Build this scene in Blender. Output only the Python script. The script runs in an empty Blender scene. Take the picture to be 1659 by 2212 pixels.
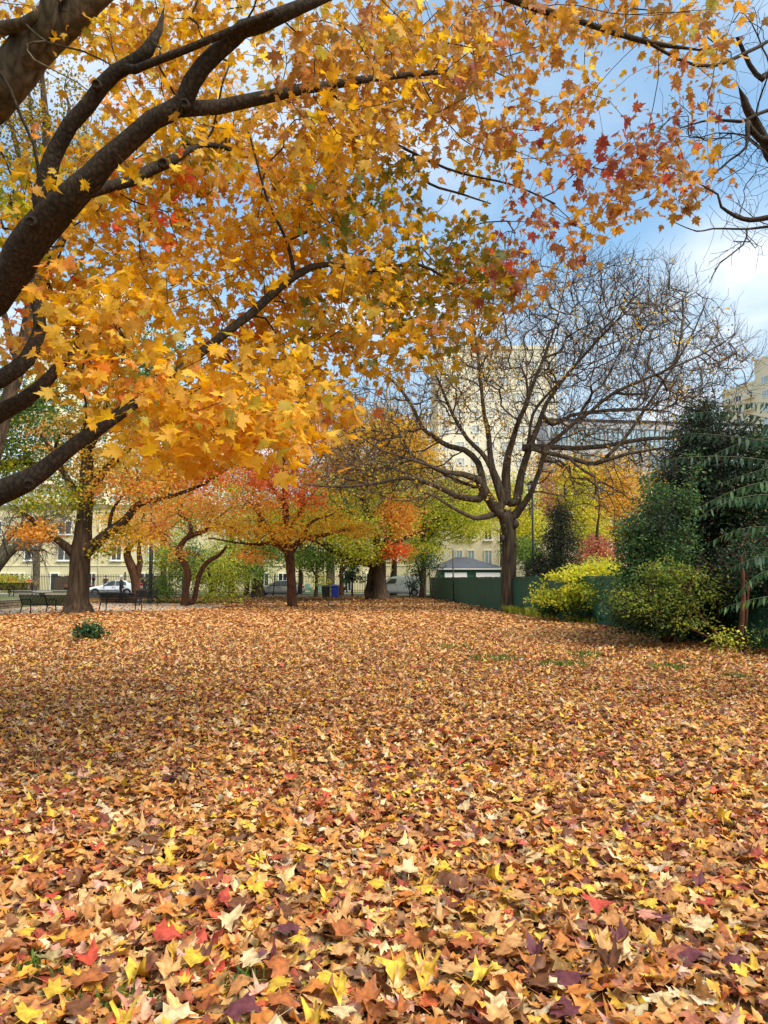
import bpy, math, random
import numpy as np
from mathutils import Vector, Matrix
random.seed(7); rng = np.random.default_rng(11)
sc = bpy.context.scene
C = sc.collection
R = math.radians

# ---------------------------------------------------------------- camera, sky, sun, exposure
F = 1597.0                     # focal length for a 1659 x 2212 picture
PITCH = math.atan(143.4 / F)
cam_d = bpy.data.cameras.new('camera'); cam = bpy.data.objects.new('camera', cam_d); C.objects.link(cam)
cam.location = (0, 0, 1.6); cam.rotation_euler = (R(90) + PITCH, 0, 0)
cam_d.sensor_fit = 'VERTICAL'; cam_d.sensor_height = 24.0; cam_d.lens = 24.0 * F / 2212.0
cam_d.clip_start = 0.05; cam_d.clip_end = 4000
sc.camera = cam

SUN_EL, SUN_AZ = R(50), R(126)        # azimuth measured from +Y (the view) towards +X: sun behind the camera, right
sdir = Vector((math.sin(SUN_AZ) * math.cos(SUN_EL), math.cos(SUN_AZ) * math.cos(SUN_EL), math.sin(SUN_EL)))
sun_d = bpy.data.lights.new('sun', 'SUN'); sun = bpy.data.objects.new('sun', sun_d); C.objects.link(sun)
sun_d.energy = 2.6; sun_d.angle = R(38); sun_d.color = (1.0, .95, .86)
sun.rotation_euler = sdir.to_track_quat('Z', 'Y').to_euler()
sc.view_settings.view_transform = 'Standard'; sc.view_settings.look = 'None'
sc.view_settings.exposure = 1.10; sc.view_settings.gamma = 1; sc.view_settings.use_curve_mapping = False

world = bpy.data.worlds.new('World'); sc.world = world; world.use_nodes = True
nt = world.node_tree; nt.nodes.clear()
def nd(nt, t, **kw):
    n = nt.nodes.new(t)
    for k, v in kw.items(): setattr(n, k, v)
    return n
def lk(nt, a, b): nt.links.new(a, b)
def ramp(nt, stops, interp='LINEAR'):
    r = nd(nt, 'ShaderNodeValToRGB'); r.color_ramp.interpolation = interp
    el = r.color_ramp.elements
    while len(el) < len(stops): el.new(.5)
    for e, (p, c) in zip(el, stops):
        e.position = p; e.color = (c[0], c[1], c[2], 1) if hasattr(c, '__len__') else (c, c, c, 1)
    return r
sky = nd(nt, 'ShaderNodeTexSky'); sky.sky_type = 'NISHITA'; sky.sun_disc = False
sky.sun_elevation = SUN_EL; sky.sun_rotation = SUN_AZ; sky.air_density = 1.3; sky.dust_density = .6; sky.ozone_density = 2.0
bg1 = nd(nt, 'ShaderNodeBackground'); bg1.inputs[1].default_value = 0.108
hsv = nd(nt, 'ShaderNodeHueSaturation'); hsv.inputs['Hue'].default_value = .49; hsv.inputs['Saturation'].default_value = 1.12; lk(nt, sky.outputs[0], hsv.inputs['Color']); lk(nt, hsv.outputs[0], bg1.inputs[0])
tc = nd(nt, 'ShaderNodeTexCoord'); sx = nd(nt, 'ShaderNodeSeparateXYZ'); lk(nt, tc.outputs['Generated'], sx.inputs[0])
za = nd(nt, 'ShaderNodeMath', operation='MAXIMUM'); lk(nt, sx.outputs[2], za.inputs[0]); za.inputs[1].default_value = 0
zb = nd(nt, 'ShaderNodeMath', operation='ADD'); lk(nt, za.outputs[0], zb.inputs[0]); zb.inputs[1].default_value = .22
dx = nd(nt, 'ShaderNodeMath', operation='DIVIDE'); lk(nt, sx.outputs[0], dx.inputs[0]); lk(nt, zb.outputs[0], dx.inputs[1])
dy = nd(nt, 'ShaderNodeMath', operation='DIVIDE'); lk(nt, sx.outputs[1], dy.inputs[0]); lk(nt, zb.outputs[0], dy.inputs[1])
cx = nd(nt, 'ShaderNodeCombineXYZ'); lk(nt, dx.outputs[0], cx.inputs[0]); lk(nt, dy.outputs[0], cx.inputs[1]); cx.inputs[2].default_value = 5.2
n1 = nd(nt, 'ShaderNodeTexNoise'); n1.inputs['Scale'].default_value = 1.15; n1.inputs['Detail'].default_value = 7; n1.inputs['Roughness'].default_value = .5; n1.inputs['Distortion'].default_value = .25
lk(nt, cx.outputs[0], n1.inputs['Vector'])
n2 = nd(nt, 'ShaderNodeTexNoise'); n2.inputs['Scale'].default_value = 2.0; n2.inputs['Detail'].default_value = 5; n2.inputs['Roughness'].default_value = .5
lk(nt, cx.outputs[0], n2.inputs['Vector'])
cm = ramp(nt, [(.36, .12), (.48, .6), (.60, 1)], 'EASE'); lk(nt, n1.outputs[0], cm.inputs[0])
cc = ramp(nt, [(.36, (.36, .52, .70)), (.50, (.54, .67, .80)), (.63, (.95, .96, 1.0))]); lk(nt, n2.outputs[0], cc.inputs[0])
bg2 = nd(nt, 'ShaderNodeBackground'); bg2.inputs[1].default_value = .62; lk(nt, cc.outputs[0], bg2.inputs[0])
mx = nd(nt, 'ShaderNodeMixShader'); lk(nt, cm.outputs[0], mx.inputs[0]); lk(nt, bg1.outputs[0], mx.inputs[1]); lk(nt, bg2.outputs[0], mx.inputs[2])
wo = nd(nt, 'ShaderNodeOutputWorld'); lk(nt, mx.outputs[0], wo.inputs[0])

# ---------------------------------------------------------------- helpers
cp, sp = math.cos(PITCH), math.sin(PITCH)
def W(x, y, Y):
    u = (x - 829.5) / F; v = (1106 - y) / F
    dy_, dz_ = cp - v * sp, sp + v * cp
    t = Y / dy_
    return Vector((u * t, Y, 1.6 + dz_ * t))
def Wn(x, y, Y):
    u = (x - 829.5) / F; v = (1106 - y) / F
    t = Y / (cp - v * sp)
    return np.stack([u * t, Y + 0 * t, 1.6 + (sp + v * cp) * t], -1)
def proj(P):
    d = P - np.array([0, 0, 1.6]); z = d[..., 1] * cp + d[..., 2] * sp; y = -d[..., 1] * sp + d[..., 2] * cp
    return 829.5 + F * d[..., 0] / z, 1106 - F * y / z, z
def G(x, Y, z=0.0):            # ground point under picture column x at distance Y
    return Vector(((x - 829.5) / F * Y * cp, Y, z)) if False else Vector(((x - 829.5) / F * (Y * cp - 1.6 * sp), Y, z))
def L(r, g, b, k=1.0):         # display colour 0-255 to linear
    return tuple(k * (c / 255 / 12.92 if c <= 10 else ((c / 255 + .055) / 1.055) ** 2.4) for c in (r, g, b))
def hgt(x, y):                 # terrain
    x = np.asarray(x, float); y = np.asarray(y, float)
    h = .13 * np.exp(-((x + 12.4) / 3.6) ** 2 - ((y - 30.6) / 2.0) ** 2)
    h = h + .10 * np.exp(-((x + 4) / 9) ** 2 - ((y - 22) / 9) ** 2)
    h = h + .12 * np.exp(-((x - .4) / 3.0) ** 2 - ((y - 53) / 3.0) ** 2)
    return h
def hg(x, y): return float(hgt(x, y))

def tag(o, label=None, cat=None, group=None, kind=None):
    if label: o['label'] = label
    if cat: o['category'] = cat
    if group: o['group'] = group
    if kind: o['kind'] = kind
    return o
def empty(name, loc, label, cat, group=None, rz=0):
    o = bpy.data.objects.new(name, None); C.objects.link(o); o.location = loc; o.rotation_euler = (0, 0, rz)
    o.empty_display_size = .1
    return tag(o, label, cat, group)
def link(name, me, parent=None, mat=None):
    o = bpy.data.objects.new(name, me); C.objects.link(o)
    if mat is not None and not me.materials: me.materials.append(mat)
    if parent is not None: o.parent = parent
    return o
def np_mesh(name, V, Fq=None, Ft=None, col=None, smooth=False):
    """mesh from numpy: V (n,3), quads (m,4) and/or tris (k,3), col (n,3)"""
    me = bpy.data.meshes.new(name)
    V = np.ascontiguousarray(V, np.float32)
    parts = []; tot = []
    if Fq is not None and len(Fq): parts.append(np.asarray(Fq, np.int32).ravel()); tot.append(np.full(len(Fq), 4, np.int32))
    if Ft is not None and len(Ft): parts.append(np.asarray(Ft, np.int32).ravel()); tot.append(np.full(len(Ft), 3, np.int32))
    lv = np.concatenate(parts); lt = np.concatenate(tot)
    me.vertices.add(len(V)); me.vertices.foreach_set('co', V.ravel())
    me.loops.add(len(lv)); me.loops.foreach_set('vertex_index', lv)
    me.polygons.add(len(lt)); me.polygons.foreach_set('loop_start', np.concatenate([[0], np.cumsum(lt)[:-1]]).astype(np.int32))
    me.polygons.foreach_set('loop_total', lt)
    if smooth: me.polygons.foreach_set('use_smooth', np.ones(len(lt), bool))
    me.update(calc_edges=True)
    if col is not None:
        a = me.color_attributes.new('col', 'FLOAT_COLOR', 'POINT')
        c4 = np.ones((len(V), 4), np.float32); c4[:, :3] = col
        a.data.foreach_set('color', c4.ravel())
    return me

class MB:                       # small mesh builder
    def __init__(s): s.v = []; s.f = []; s.sm = []
    def add(s, vs, fs, smooth=False):
        b = len(s.v); s.v += [tuple(v) for v in vs]; s.f += [tuple(b + i for i in f) for f in fs]; s.sm += [smooth] * len(fs); return s
    def box(s, c, d, rz=0, rx=0, ry=0):
        M = Matrix.Rotation(rz, 3, 'Z') @ Matrix.Rotation(rx, 3, 'X') @ Matrix.Rotation(ry, 3, 'Y')
        vs = [Vector(c) + M @ Vector((sx_ * d[0] / 2, sy_ * d[1] / 2, sz_ * d[2] / 2)) for sx_ in (-1, 1) for sy_ in (-1, 1) for sz_ in (-1, 1)]
        return s.add(vs, [(0, 1, 3, 2), (4, 6, 7, 5), (0, 4, 5, 1), (2, 3, 7, 6), (0, 2, 6, 4), (1, 5, 7, 3)])
    def tube(s, pts, rad, n=8, cap=True):
        pts = [Vector(p) for p in pts]
        if not hasattr(rad, '__len__'): rad = [rad] * len(pts)
        rings = []; prev = None
        for i, p in enumerate(pts):
            t = (pts[min(i + 1, len(pts) - 1)] - pts[max(i - 1, 0)]).normalized()
            if prev is None: a = t.orthogonal().normalized()
            else: a = (prev - t * prev.dot(t)).normalized()
            prev = a; b = t.cross(a)
            rings.append([p + (a * math.cos(k * 2 * math.pi / n) + b * math.sin(k * 2 * math.pi / n)) * rad[i] for k in range(n)])
        vs = [v for r in rings for v in r]; fs = []
        for i in range(len(pts) - 1):
            for k in range(n): fs.append((i * n + k, i * n + (k + 1) % n, (i + 1) * n + (k + 1) % n, (i + 1) * n + k))
        s.add(vs, fs, True)
        if cap:
            b = len(s.v) - len(vs); m = (len(pts) - 1) * n
            s.f += [tuple(b + k for k in reversed(range(n))), tuple(b + m + k for k in range(n))]; s.sm += [False, False]
        return s
    def lathe(s, prof, n=16, c=(0, 0, 0)):
        vs = [(c[0] + r * math.cos(k * 2 * math.pi / n), c[1] + r * math.sin(k * 2 * math.pi / n), c[2] + z) for r, z in prof for k in range(n)]
        fs = [(i * n + k, i * n + (k + 1) % n, (i + 1) * n + (k + 1) % n, (i + 1) * n + k) for i in range(len(prof) - 1) for k in range(n)]
        s.add(vs, fs, True); b = len(s.v) - len(vs); m = (len(prof) - 1) * n
        s.f += [tuple(b + k for k in reversed(range(n))), tuple(b + m + k for k in range(n))]; s.sm += [False, False]
        return s
    def mesh(s, name, mats=None):
        me = bpy.data.meshes.new(name); me.from_pydata([tuple(v) for v in s.v], [], s.f)
        me.polygons.foreach_set('use_smooth', s.sm); me.update()
        return me
    def build(s, name, mat, parent=None, bevel=0):
        o = link(name, s.mesh(name), parent, mat)
        if bevel:
            m = o.modifiers.new('bevel', 'BEVEL'); m.width = bevel; m.segments = 2; m.limit_method = 'ANGLE'
        return o

# ---------------------------------------------------------------- materials
def mat_new(name):
    m = bpy.data.materials.new(name); m.use_nodes = True; t = m.node_tree; t.nodes.clear()
    o = nd(t, 'ShaderNodeOutputMaterial'); return m, t, o
def plain(name, col, rough=.6, metal=0, noise=.15, scale=6, bump=0, coat=0, spec=.5):
    m, t, o = mat_new(name)
    b = nd(t, 'ShaderNodeBsdfPrincipled'); b.inputs['Roughness'].default_value = rough; b.inputs['Metallic'].default_value = metal
    b.inputs['Specular IOR Level'].default_value = spec; b.inputs['Coat Weight'].default_value = coat
    g = nd(t, 'ShaderNodeTexCoord'); n = nd(t, 'ShaderNodeTexNoise'); n.inputs['Scale'].default_value = scale; n.inputs['Detail'].default_value = 6
    lk(t, g.outputs['Object'], n.inputs['Vector'])
    r = ramp(t, [(.3, tuple(c * (1 - noise) for c in col)), (.7, tuple(min(1, c * (1 + noise)) for c in col))]); lk(t, n.outputs[0], r.inputs[0])
    lk(t, r.outputs[0], b.inputs['Base Color'])
    if bump:
        bp = nd(t, 'ShaderNodeBump'); bp.inputs['Strength'].default_value = bump; bp.inputs['Distance'].default_value = .02
        lk(t, n.outputs[0], bp.inputs['Height']); lk(t, bp.outputs[0], b.inputs['Normal'])
    lk(t, b.outputs[0], o.inputs[0]); return m
def leaf_mat(name, trans=.42, rough=.5, spots=.25):
    m, t, o = mat_new(name)
    a = nd(t, 'ShaderNodeAttribute', attribute_name='col')
    g = nd(t, 'ShaderNodeTexCoord'); n = nd(t, 'ShaderNodeTexNoise'); n.inputs['Scale'].default_value = 28; n.inputs['Detail'].default_value = 4
    lk(t, g.outputs['Object'], n.inputs['Vector'])
    r = ramp(t, [(.35, 1 - spots), (.6, 1.0), (.75, 1.0 + spots * .5)]); lk(t, n.outputs[0], r.inputs[0])
    mu = nd(t, 'ShaderNodeMix', data_type='RGBA', blend_type='MULTIPLY'); mu.inputs[0].default_value = 1
    lk(t, a.outputs['Color'], mu.inputs[6]); lk(t, r.outputs[0], mu.inputs[7])
    b = nd(t, 'ShaderNodeBsdfPrincipled'); b.inputs['Roughness'].default_value = rough; b.inputs['Specular IOR Level'].default_value = .3
    tr = nd(t, 'ShaderNodeBsdfTranslucent'); hs = nd(t, 'ShaderNodeHueSaturation'); hs.inputs['Saturation'].default_value = 1.02; hs.inputs['Value'].default_value = 1.3
    lk(t, mu.outputs[2], b.inputs['Base Color']); lk(t, mu.outputs[2], hs.inputs['Color']); lk(t, hs.outputs[0], tr.inputs[0])
    x = nd(t, 'ShaderNodeMixShader'); x.inputs[0].default_value = trans; lk(t, b.outputs[0], x.inputs[1]); lk(t, tr.outputs[0], x.inputs[2])
    lk(t, x.outputs[0], o.inputs[0]); return m
def bark_mat(name, c1, c2, scale=5, bump=.9, stretch=.22):
    m, t, o = mat_new(name)
    g = nd(t, 'ShaderNodeTexCoord'); mp = nd(t, 'ShaderNodeMapping'); mp.inputs['Scale'].default_value = (1, 1, stretch); lk(t, g.outputs['Object'], mp.inputs[0])
    n = nd(t, 'ShaderNodeTexNoise'); n.inputs['Scale'].default_value = scale * 4; n.inputs['Detail'].default_value = 8; n.inputs['Roughness'].default_value = .65
    lk(t, mp.outputs[0], n.inputs['Vector'])
    v = nd(t, 'ShaderNodeTexVoronoi', feature='DISTANCE_TO_EDGE'); v.inputs['Scale'].default_value = scale * 3; lk(t, mp.outputs[0], v.inputs['Vector'])
    n3 = nd(t, 'ShaderNodeTexNoise'); n3.inputs['Scale'].default_value = scale * .35; n3.inputs['Detail'].default_value = 4; lk(t, g.outputs['Object'], n3.inputs['Vector'])
    ad = nd(t, 'ShaderNodeMath', operation='MULTIPLY_ADD'); lk(t, v.outputs[0], ad.inputs[0]); ad.inputs[1].default_value = .9; lk(t, n.outputs[0], ad.inputs[2])
    r = ramp(t, [(.35, c1), (.62, tuple((p + q) / 2 for p, q in zip(c1, c2))), (.9, c2)]); lk(t, ad.outputs[0], r.inputs[0])
    r2 = ramp(t, [(.35, (.75, .78, .72)), (.65, (1.15, 1.1, 1.05))]); lk(t, n3.outputs[0], r2.inputs[0])
    mu = nd(t, 'ShaderNodeMix', data_type='RGBA', blend_type='MULTIPLY'); mu.inputs[0].default_value = 1; lk(t, r.outputs[0], mu.inputs[6]); lk(t, r2.outputs[0], mu.inputs[7])
    b = nd(t, 'ShaderNodeBsdfPrincipled'); b.inputs['Roughness'].default_value = .9; b.inputs['Specular IOR Level'].default_value = .2
    lk(t, mu.outputs[2], b.inputs['Base Color'])
    bp = nd(t, 'ShaderNodeBump'); bp.inputs['Strength'].default_value = bump; bp.inputs['Distance'].default_value = .03; lk(t, ad.outputs[0], bp.inputs['Height']); lk(t, bp.outputs[0], b.inputs['Normal'])
    lk(t, b.outputs[0], o.inputs[0]); return m
M = {}
M['leaf'] = leaf_mat('leaf_on_tree', .55); M['litter'] = leaf_mat('leaf_on_ground', .12, .55, .5); M['green'] = leaf_mat('green_leaf', .3, .6, .3)
M['bark'] = bark_mat('maple_bark', L(36, 30, 24), L(78, 66, 53), 8, .4, .7)
M['bark_far'] = bark_mat('rough_bark', L(40, 31, 23), L(98, 80, 62), 2.2, 1.0, .12)
M['bark_grey'] = bark_mat('grey_bark', L(56, 50, 41), L(122, 110, 92), 3, .8, .2)
M['bark_bare'] = bark_mat('weathered_bark', L(48, 40, 32), L(106, 90, 72), 2.2, .9, .12)
M['bark_twig'] = bark_mat('twig_bark', L(68, 56, 48), L(108, 92, 78), 3, .3, .3)
M['bark_red'] = bark_mat('red_brown_bark', L(58, 36, 24), L(112, 74, 52), 3, .7, .2)

# ---------------------------------------------------------------- leaves
def outline(half):
    r = [(x, y) for x, y in half]; l = [(-x, y) for x, y in reversed(half) if x > .03]
    return np.array(r + l)
SUGAR = [(0.02, 0), (.27, -.10), (.23, .06), (.50, .09), (.40, .22), (.60, .50), (.42, .44), (.36, .52), (.19, .42), (.25, .68), (.12, .70), (0, 1.02)]
FAT = [(.02, 0), (.30, -.10), (.31, .08), (.53, .13), (.46, .25), (.60, .50), (.43, .49), (.28, .52), (.30, .70), (.14, .75), (0, 1.0)]
MID = [(0.02, 0), (.30, -.06), (.24, .12), (.58, .46), (.19, .42), (.22, .66), (0, 1.0)]
STAR = [(0.02, 0), (.34, .02), (.22, .2), (.52, .5), (.17, .48), (0, 1.0)]
OVAL = [(0.02, 0), (.24, .2), (.30, .5), (.18, .8), (0, 1.0)]
LANCE = [(0.02, 0), (.13, .18), (.12, .5), (0, 1.0)]
def fan(out, curl, center=(0, .3), seed=0, stalk=0):
    r = np.random.default_rng(seed)
    pts = np.vstack([out, [center]])
    a, b, c = r.uniform(-.5, .5, 3) * curl
    ph = r.uniform(0, 6)
    z = a * pts[:, 0] ** 2 * 2 + b * (pts[:, 1] - .3) ** 2 * 1.2 + c * pts[:, 0] * (pts[:, 1] - .3) + curl * .07 * np.sin(pts[:, 0] * 7 + ph) * np.cos(pts[:, 1] * 6 + ph)
    z -= np.abs(pts[:, 0]) * curl * .12
    v = np.column_stack([pts[:, 0] * (1 - .12 * curl), pts[:, 1], z])
    n = len(out); f = [(i, (i + 1) % n, n) for i in range(n)]
    if stalk:
        sx_ = r.uniform(-.12, .12); p = np.array([(-.014, 0, 0), (.014, 0, 0), (sx_, -stalk, r.uniform(-.12, .12))]); z0 = v[0, 2]; p[:2, 2] = z0
        v = np.vstack([v[:-1], p, v[-1:]]); f = [(a_, b_, n + 3) for a_, b_, _ in f] + [(n, n + 1, n + 2)]
    return v, np.array(f)
def templates(half, curl, k, **kw):
    return [fan(outline(half), curl, seed=s + 17, **kw) for s in range(k)]
DIAM = (np.array([(0, 0, 0), (.45, .4, .12), (0, 1, -.1), (-.45, .4, .1), (0, .42, -.06)]), np.array([(0, 1, 4), (1, 2, 4), (2, 3, 4), (3, 0, 4)]))
TRI2 = (np.array([(0, 0, 0), (.42, .5, .12), (0, 1, -.08), (-.42, .45, .1)]), np.array([(0, 1, 2), (0, 2, 3)]))
T_SUGAR = templates(SUGAR, .9, 7, stalk=.55); T_MID = templates(MID, .7, 5); T_STAR = templates(STAR, .6, 4)
def torn(half, k, curl):
    r = np.random.default_rng(5); out = []
    for i in range(k):
        o = outline(half); c = np.array([0, .3]); o = c + (o - c) * r.uniform(.6, 1.12, (len(o), 1)); w = r.uniform(.55, 1.0); o[:, 0] *= w
        v, f = fan(o, curl, seed=90 + i); b = r.uniform(0, 3.14); q = v[:, 0] * np.cos(b) + (v[:, 1] - .3) * np.sin(b); v[:, 2] += np.maximum(q - .05, 0) * r.uniform(.1, .8) * r.choice([-1, 1]); out.append((v, f))
    return out
T_FALL = templates(FAT, 1.3, 6, stalk=.5) + torn(FAT, 12, 1.4); T_FALLM = templates(MID, 1.3, 2) + torn(FAT, 11, 1.4); T_FALLS = torn(MID, 9, 1.3)
T_OVAL = templates(OVAL, .5, 3, center=(0, .5)); T_LANCE = templates(LANCE, .4, 2, center=(0, .45)); T_D = [DIAM]; T_T = [TRI2]
def nrm(a): return a / np.maximum(np.linalg.norm(a, axis=-1, keepdims=True), 1e-9)
def leaves_mesh(name, P, N, T, S, K, tmpl, edge=.9):
    n = len(P); N = nrm(N); X = nrm(np.cross(T, N)); T = nrm(np.cross(N, X))
    pick = rng.integers(0, len(tmpl), n); Vs = []; Fs = []; Cs = []; base = 0
    for k, (tv, tf) in enumerate(tmpl):
        i = np.nonzero(pick == k)[0]
        if not len(i): continue
        sc_ = S[i, None]
        v = (P[i, None, :] + sc_[..., None] * (tv[None, :, 0:1] * X[i, None, :] * rng.uniform(.85, 1.1, (len(i), 1, 1)) + tv[None, :, 1:2] * T[i, None, :] + tv[None, :, 2:3] * N[i, None, :]))
        m = len(tv); f = tf[None] + (base + np.arange(len(i)) * m)[:, None, None]
        Vs.append(v.reshape(-1, 3)); Fs.append(f.reshape(-1, 3))
        kv = rng.uniform(.90, 1.04, (len(i), m, 1)); kv[:, -1] *= 1.10; kv[:, 1:-1:2] *= edge
        Cs.append((K[i, None, :] * kv).reshape(-1, 3)); base += len(i) * m
    return np_mesh(name, np.vstack(Vs), Ft=np.vstack(Fs), col=np.clip(np.vstack(Cs), 0, 1))
def pal(name):
    return [(np.array(L(*c)), w) for c, w in PAL[name]]
PAL = {
 'gold': [((234, 182, 48), 6), ((224, 164, 42), 5), ((240, 200, 78), 3), ((206, 158, 58), 2), ((194, 172, 64), 1.2), ((226, 154, 66), .6)],
 'brown': [((200, 142, 54), 5), ((184, 126, 52), 4), ((208, 156, 54), 4), ((186, 124, 66), 2), ((168, 128, 66), 2), ((200, 124, 74), .6)],  # browner gold that holds the upper crown's shade in its colour
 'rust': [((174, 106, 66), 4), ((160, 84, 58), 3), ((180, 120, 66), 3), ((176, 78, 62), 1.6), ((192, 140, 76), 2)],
 'olive': [((176, 140, 34), 4), ((140, 124, 36), 3), ((196, 150, 36), 3), ((104, 110, 40), 2)],
 'lime': [((190, 186, 44), 4), ((150, 164, 44), 3), ((216, 190, 50), 3), ((110, 138, 48), 2)],
 'orange': [((244, 178, 78), 4), ((240, 158, 72), 3), ((246, 196, 92), 3), ((228, 132, 66), 1)],
 'redor': [((236, 126, 60), 4), ((230, 100, 58), 4), ((236, 154, 72), 3), ((214, 92, 64), 1.2)],
 'dullyg': [((128, 140, 58), 4), ((152, 158, 60), 3), ((98, 120, 54), 3), ((176, 174, 62), 1.5)],
 'yellow': [((240, 196, 64), 5), ((232, 176, 50), 4), ((244, 208, 90), 2), ((214, 160, 50), 2)],
 'green': [((100, 130, 52), 4), ((122, 150, 58), 3), ((80, 108, 48), 3), ((150, 166, 62), 2)],
 'ygreen': [((184, 190, 60), 4), ((208, 202, 66), 4), ((146, 168, 58), 3), ((226, 212, 76), 2.5)],
 'dkgreen': [((50, 76, 44), 4), ((62, 90, 50), 3), ((40, 60, 38), 3), ((84, 108, 60), 1)],
 'conifer': [((50, 64, 44), 4), ((42, 54, 38), 4), ((64, 78, 50), 2), ((80, 70, 50), .7)],
 'gloss': [((66, 98, 58), 4), ((84, 120, 66), 3), ((104, 136, 70), 2), ((140, 156, 70), 1.2)],
 'lemon': [((226, 214, 64), 5), ((204, 200, 56), 4), ((168, 178, 56), 3), ((236, 224, 100), 2)],
 'sumac': [((62, 92, 66), 4), ((50, 78, 50), 3), ((78, 108, 70), 3), ((96, 120, 58), 1)],
 'rusty': [((176, 132, 80), 4), ((190, 140, 70), 3), ((150, 104, 70), 3)],
 'redbush': [((190, 112, 86), 4), ((204, 140, 96), 3), ((168, 92, 78), 2)],
 'litter': [((232, 178, 108), 7), ((218, 154, 86), 7), ((242, 204, 140), 5), ((202, 128, 66), 6), ((242, 186, 66), 5), ((230, 144, 58), 4),
            ((168, 106, 62), 5), ((128, 82, 56), 3.5), ((166, 76, 56), 3.4), ((212, 84, 58), 1.8), ((110, 58, 60), 2.6), ((224, 166, 142), 1.8), ((160, 144, 106), 1.6), ((242, 206, 74), 1.8), ((238, 214, 176), 1.8)],
 'litter_far': [((238, 174, 102), 8), ((228, 156, 86), 6), ((242, 194, 124), 6), ((202, 124, 68), 4), ((232, 158, 72), 3), ((150, 100, 66), 3), ((192, 100, 74), 1), ((232, 194, 144), 2)],
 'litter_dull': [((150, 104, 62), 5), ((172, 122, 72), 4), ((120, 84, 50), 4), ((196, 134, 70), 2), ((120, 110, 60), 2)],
}
def colours(name, n, cl=None, mix=.5):
    """n colours; leaves that share cl (cluster index) lean to one palette entry"""
    p = pal(name); c = np.array([a for a, _ in p]); w = np.array([b for _, b in p], float); w /= w.sum()
    own = c[rng.choice(len(c), n, p=w)]
    if cl is not None:
        k = c[rng.choice(len(c), int(cl.max()) + 1, p=w)][cl]
        own = np.where(rng.random((n, 1)) < mix, k, own)
    own = own * rng.uniform(.86, 1.12, (n, 1))
    mixc = own[rng.permutation(n)] if cl is None else own
    return np.clip(own * .85 + mixc * .15, 0, 1)

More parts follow.
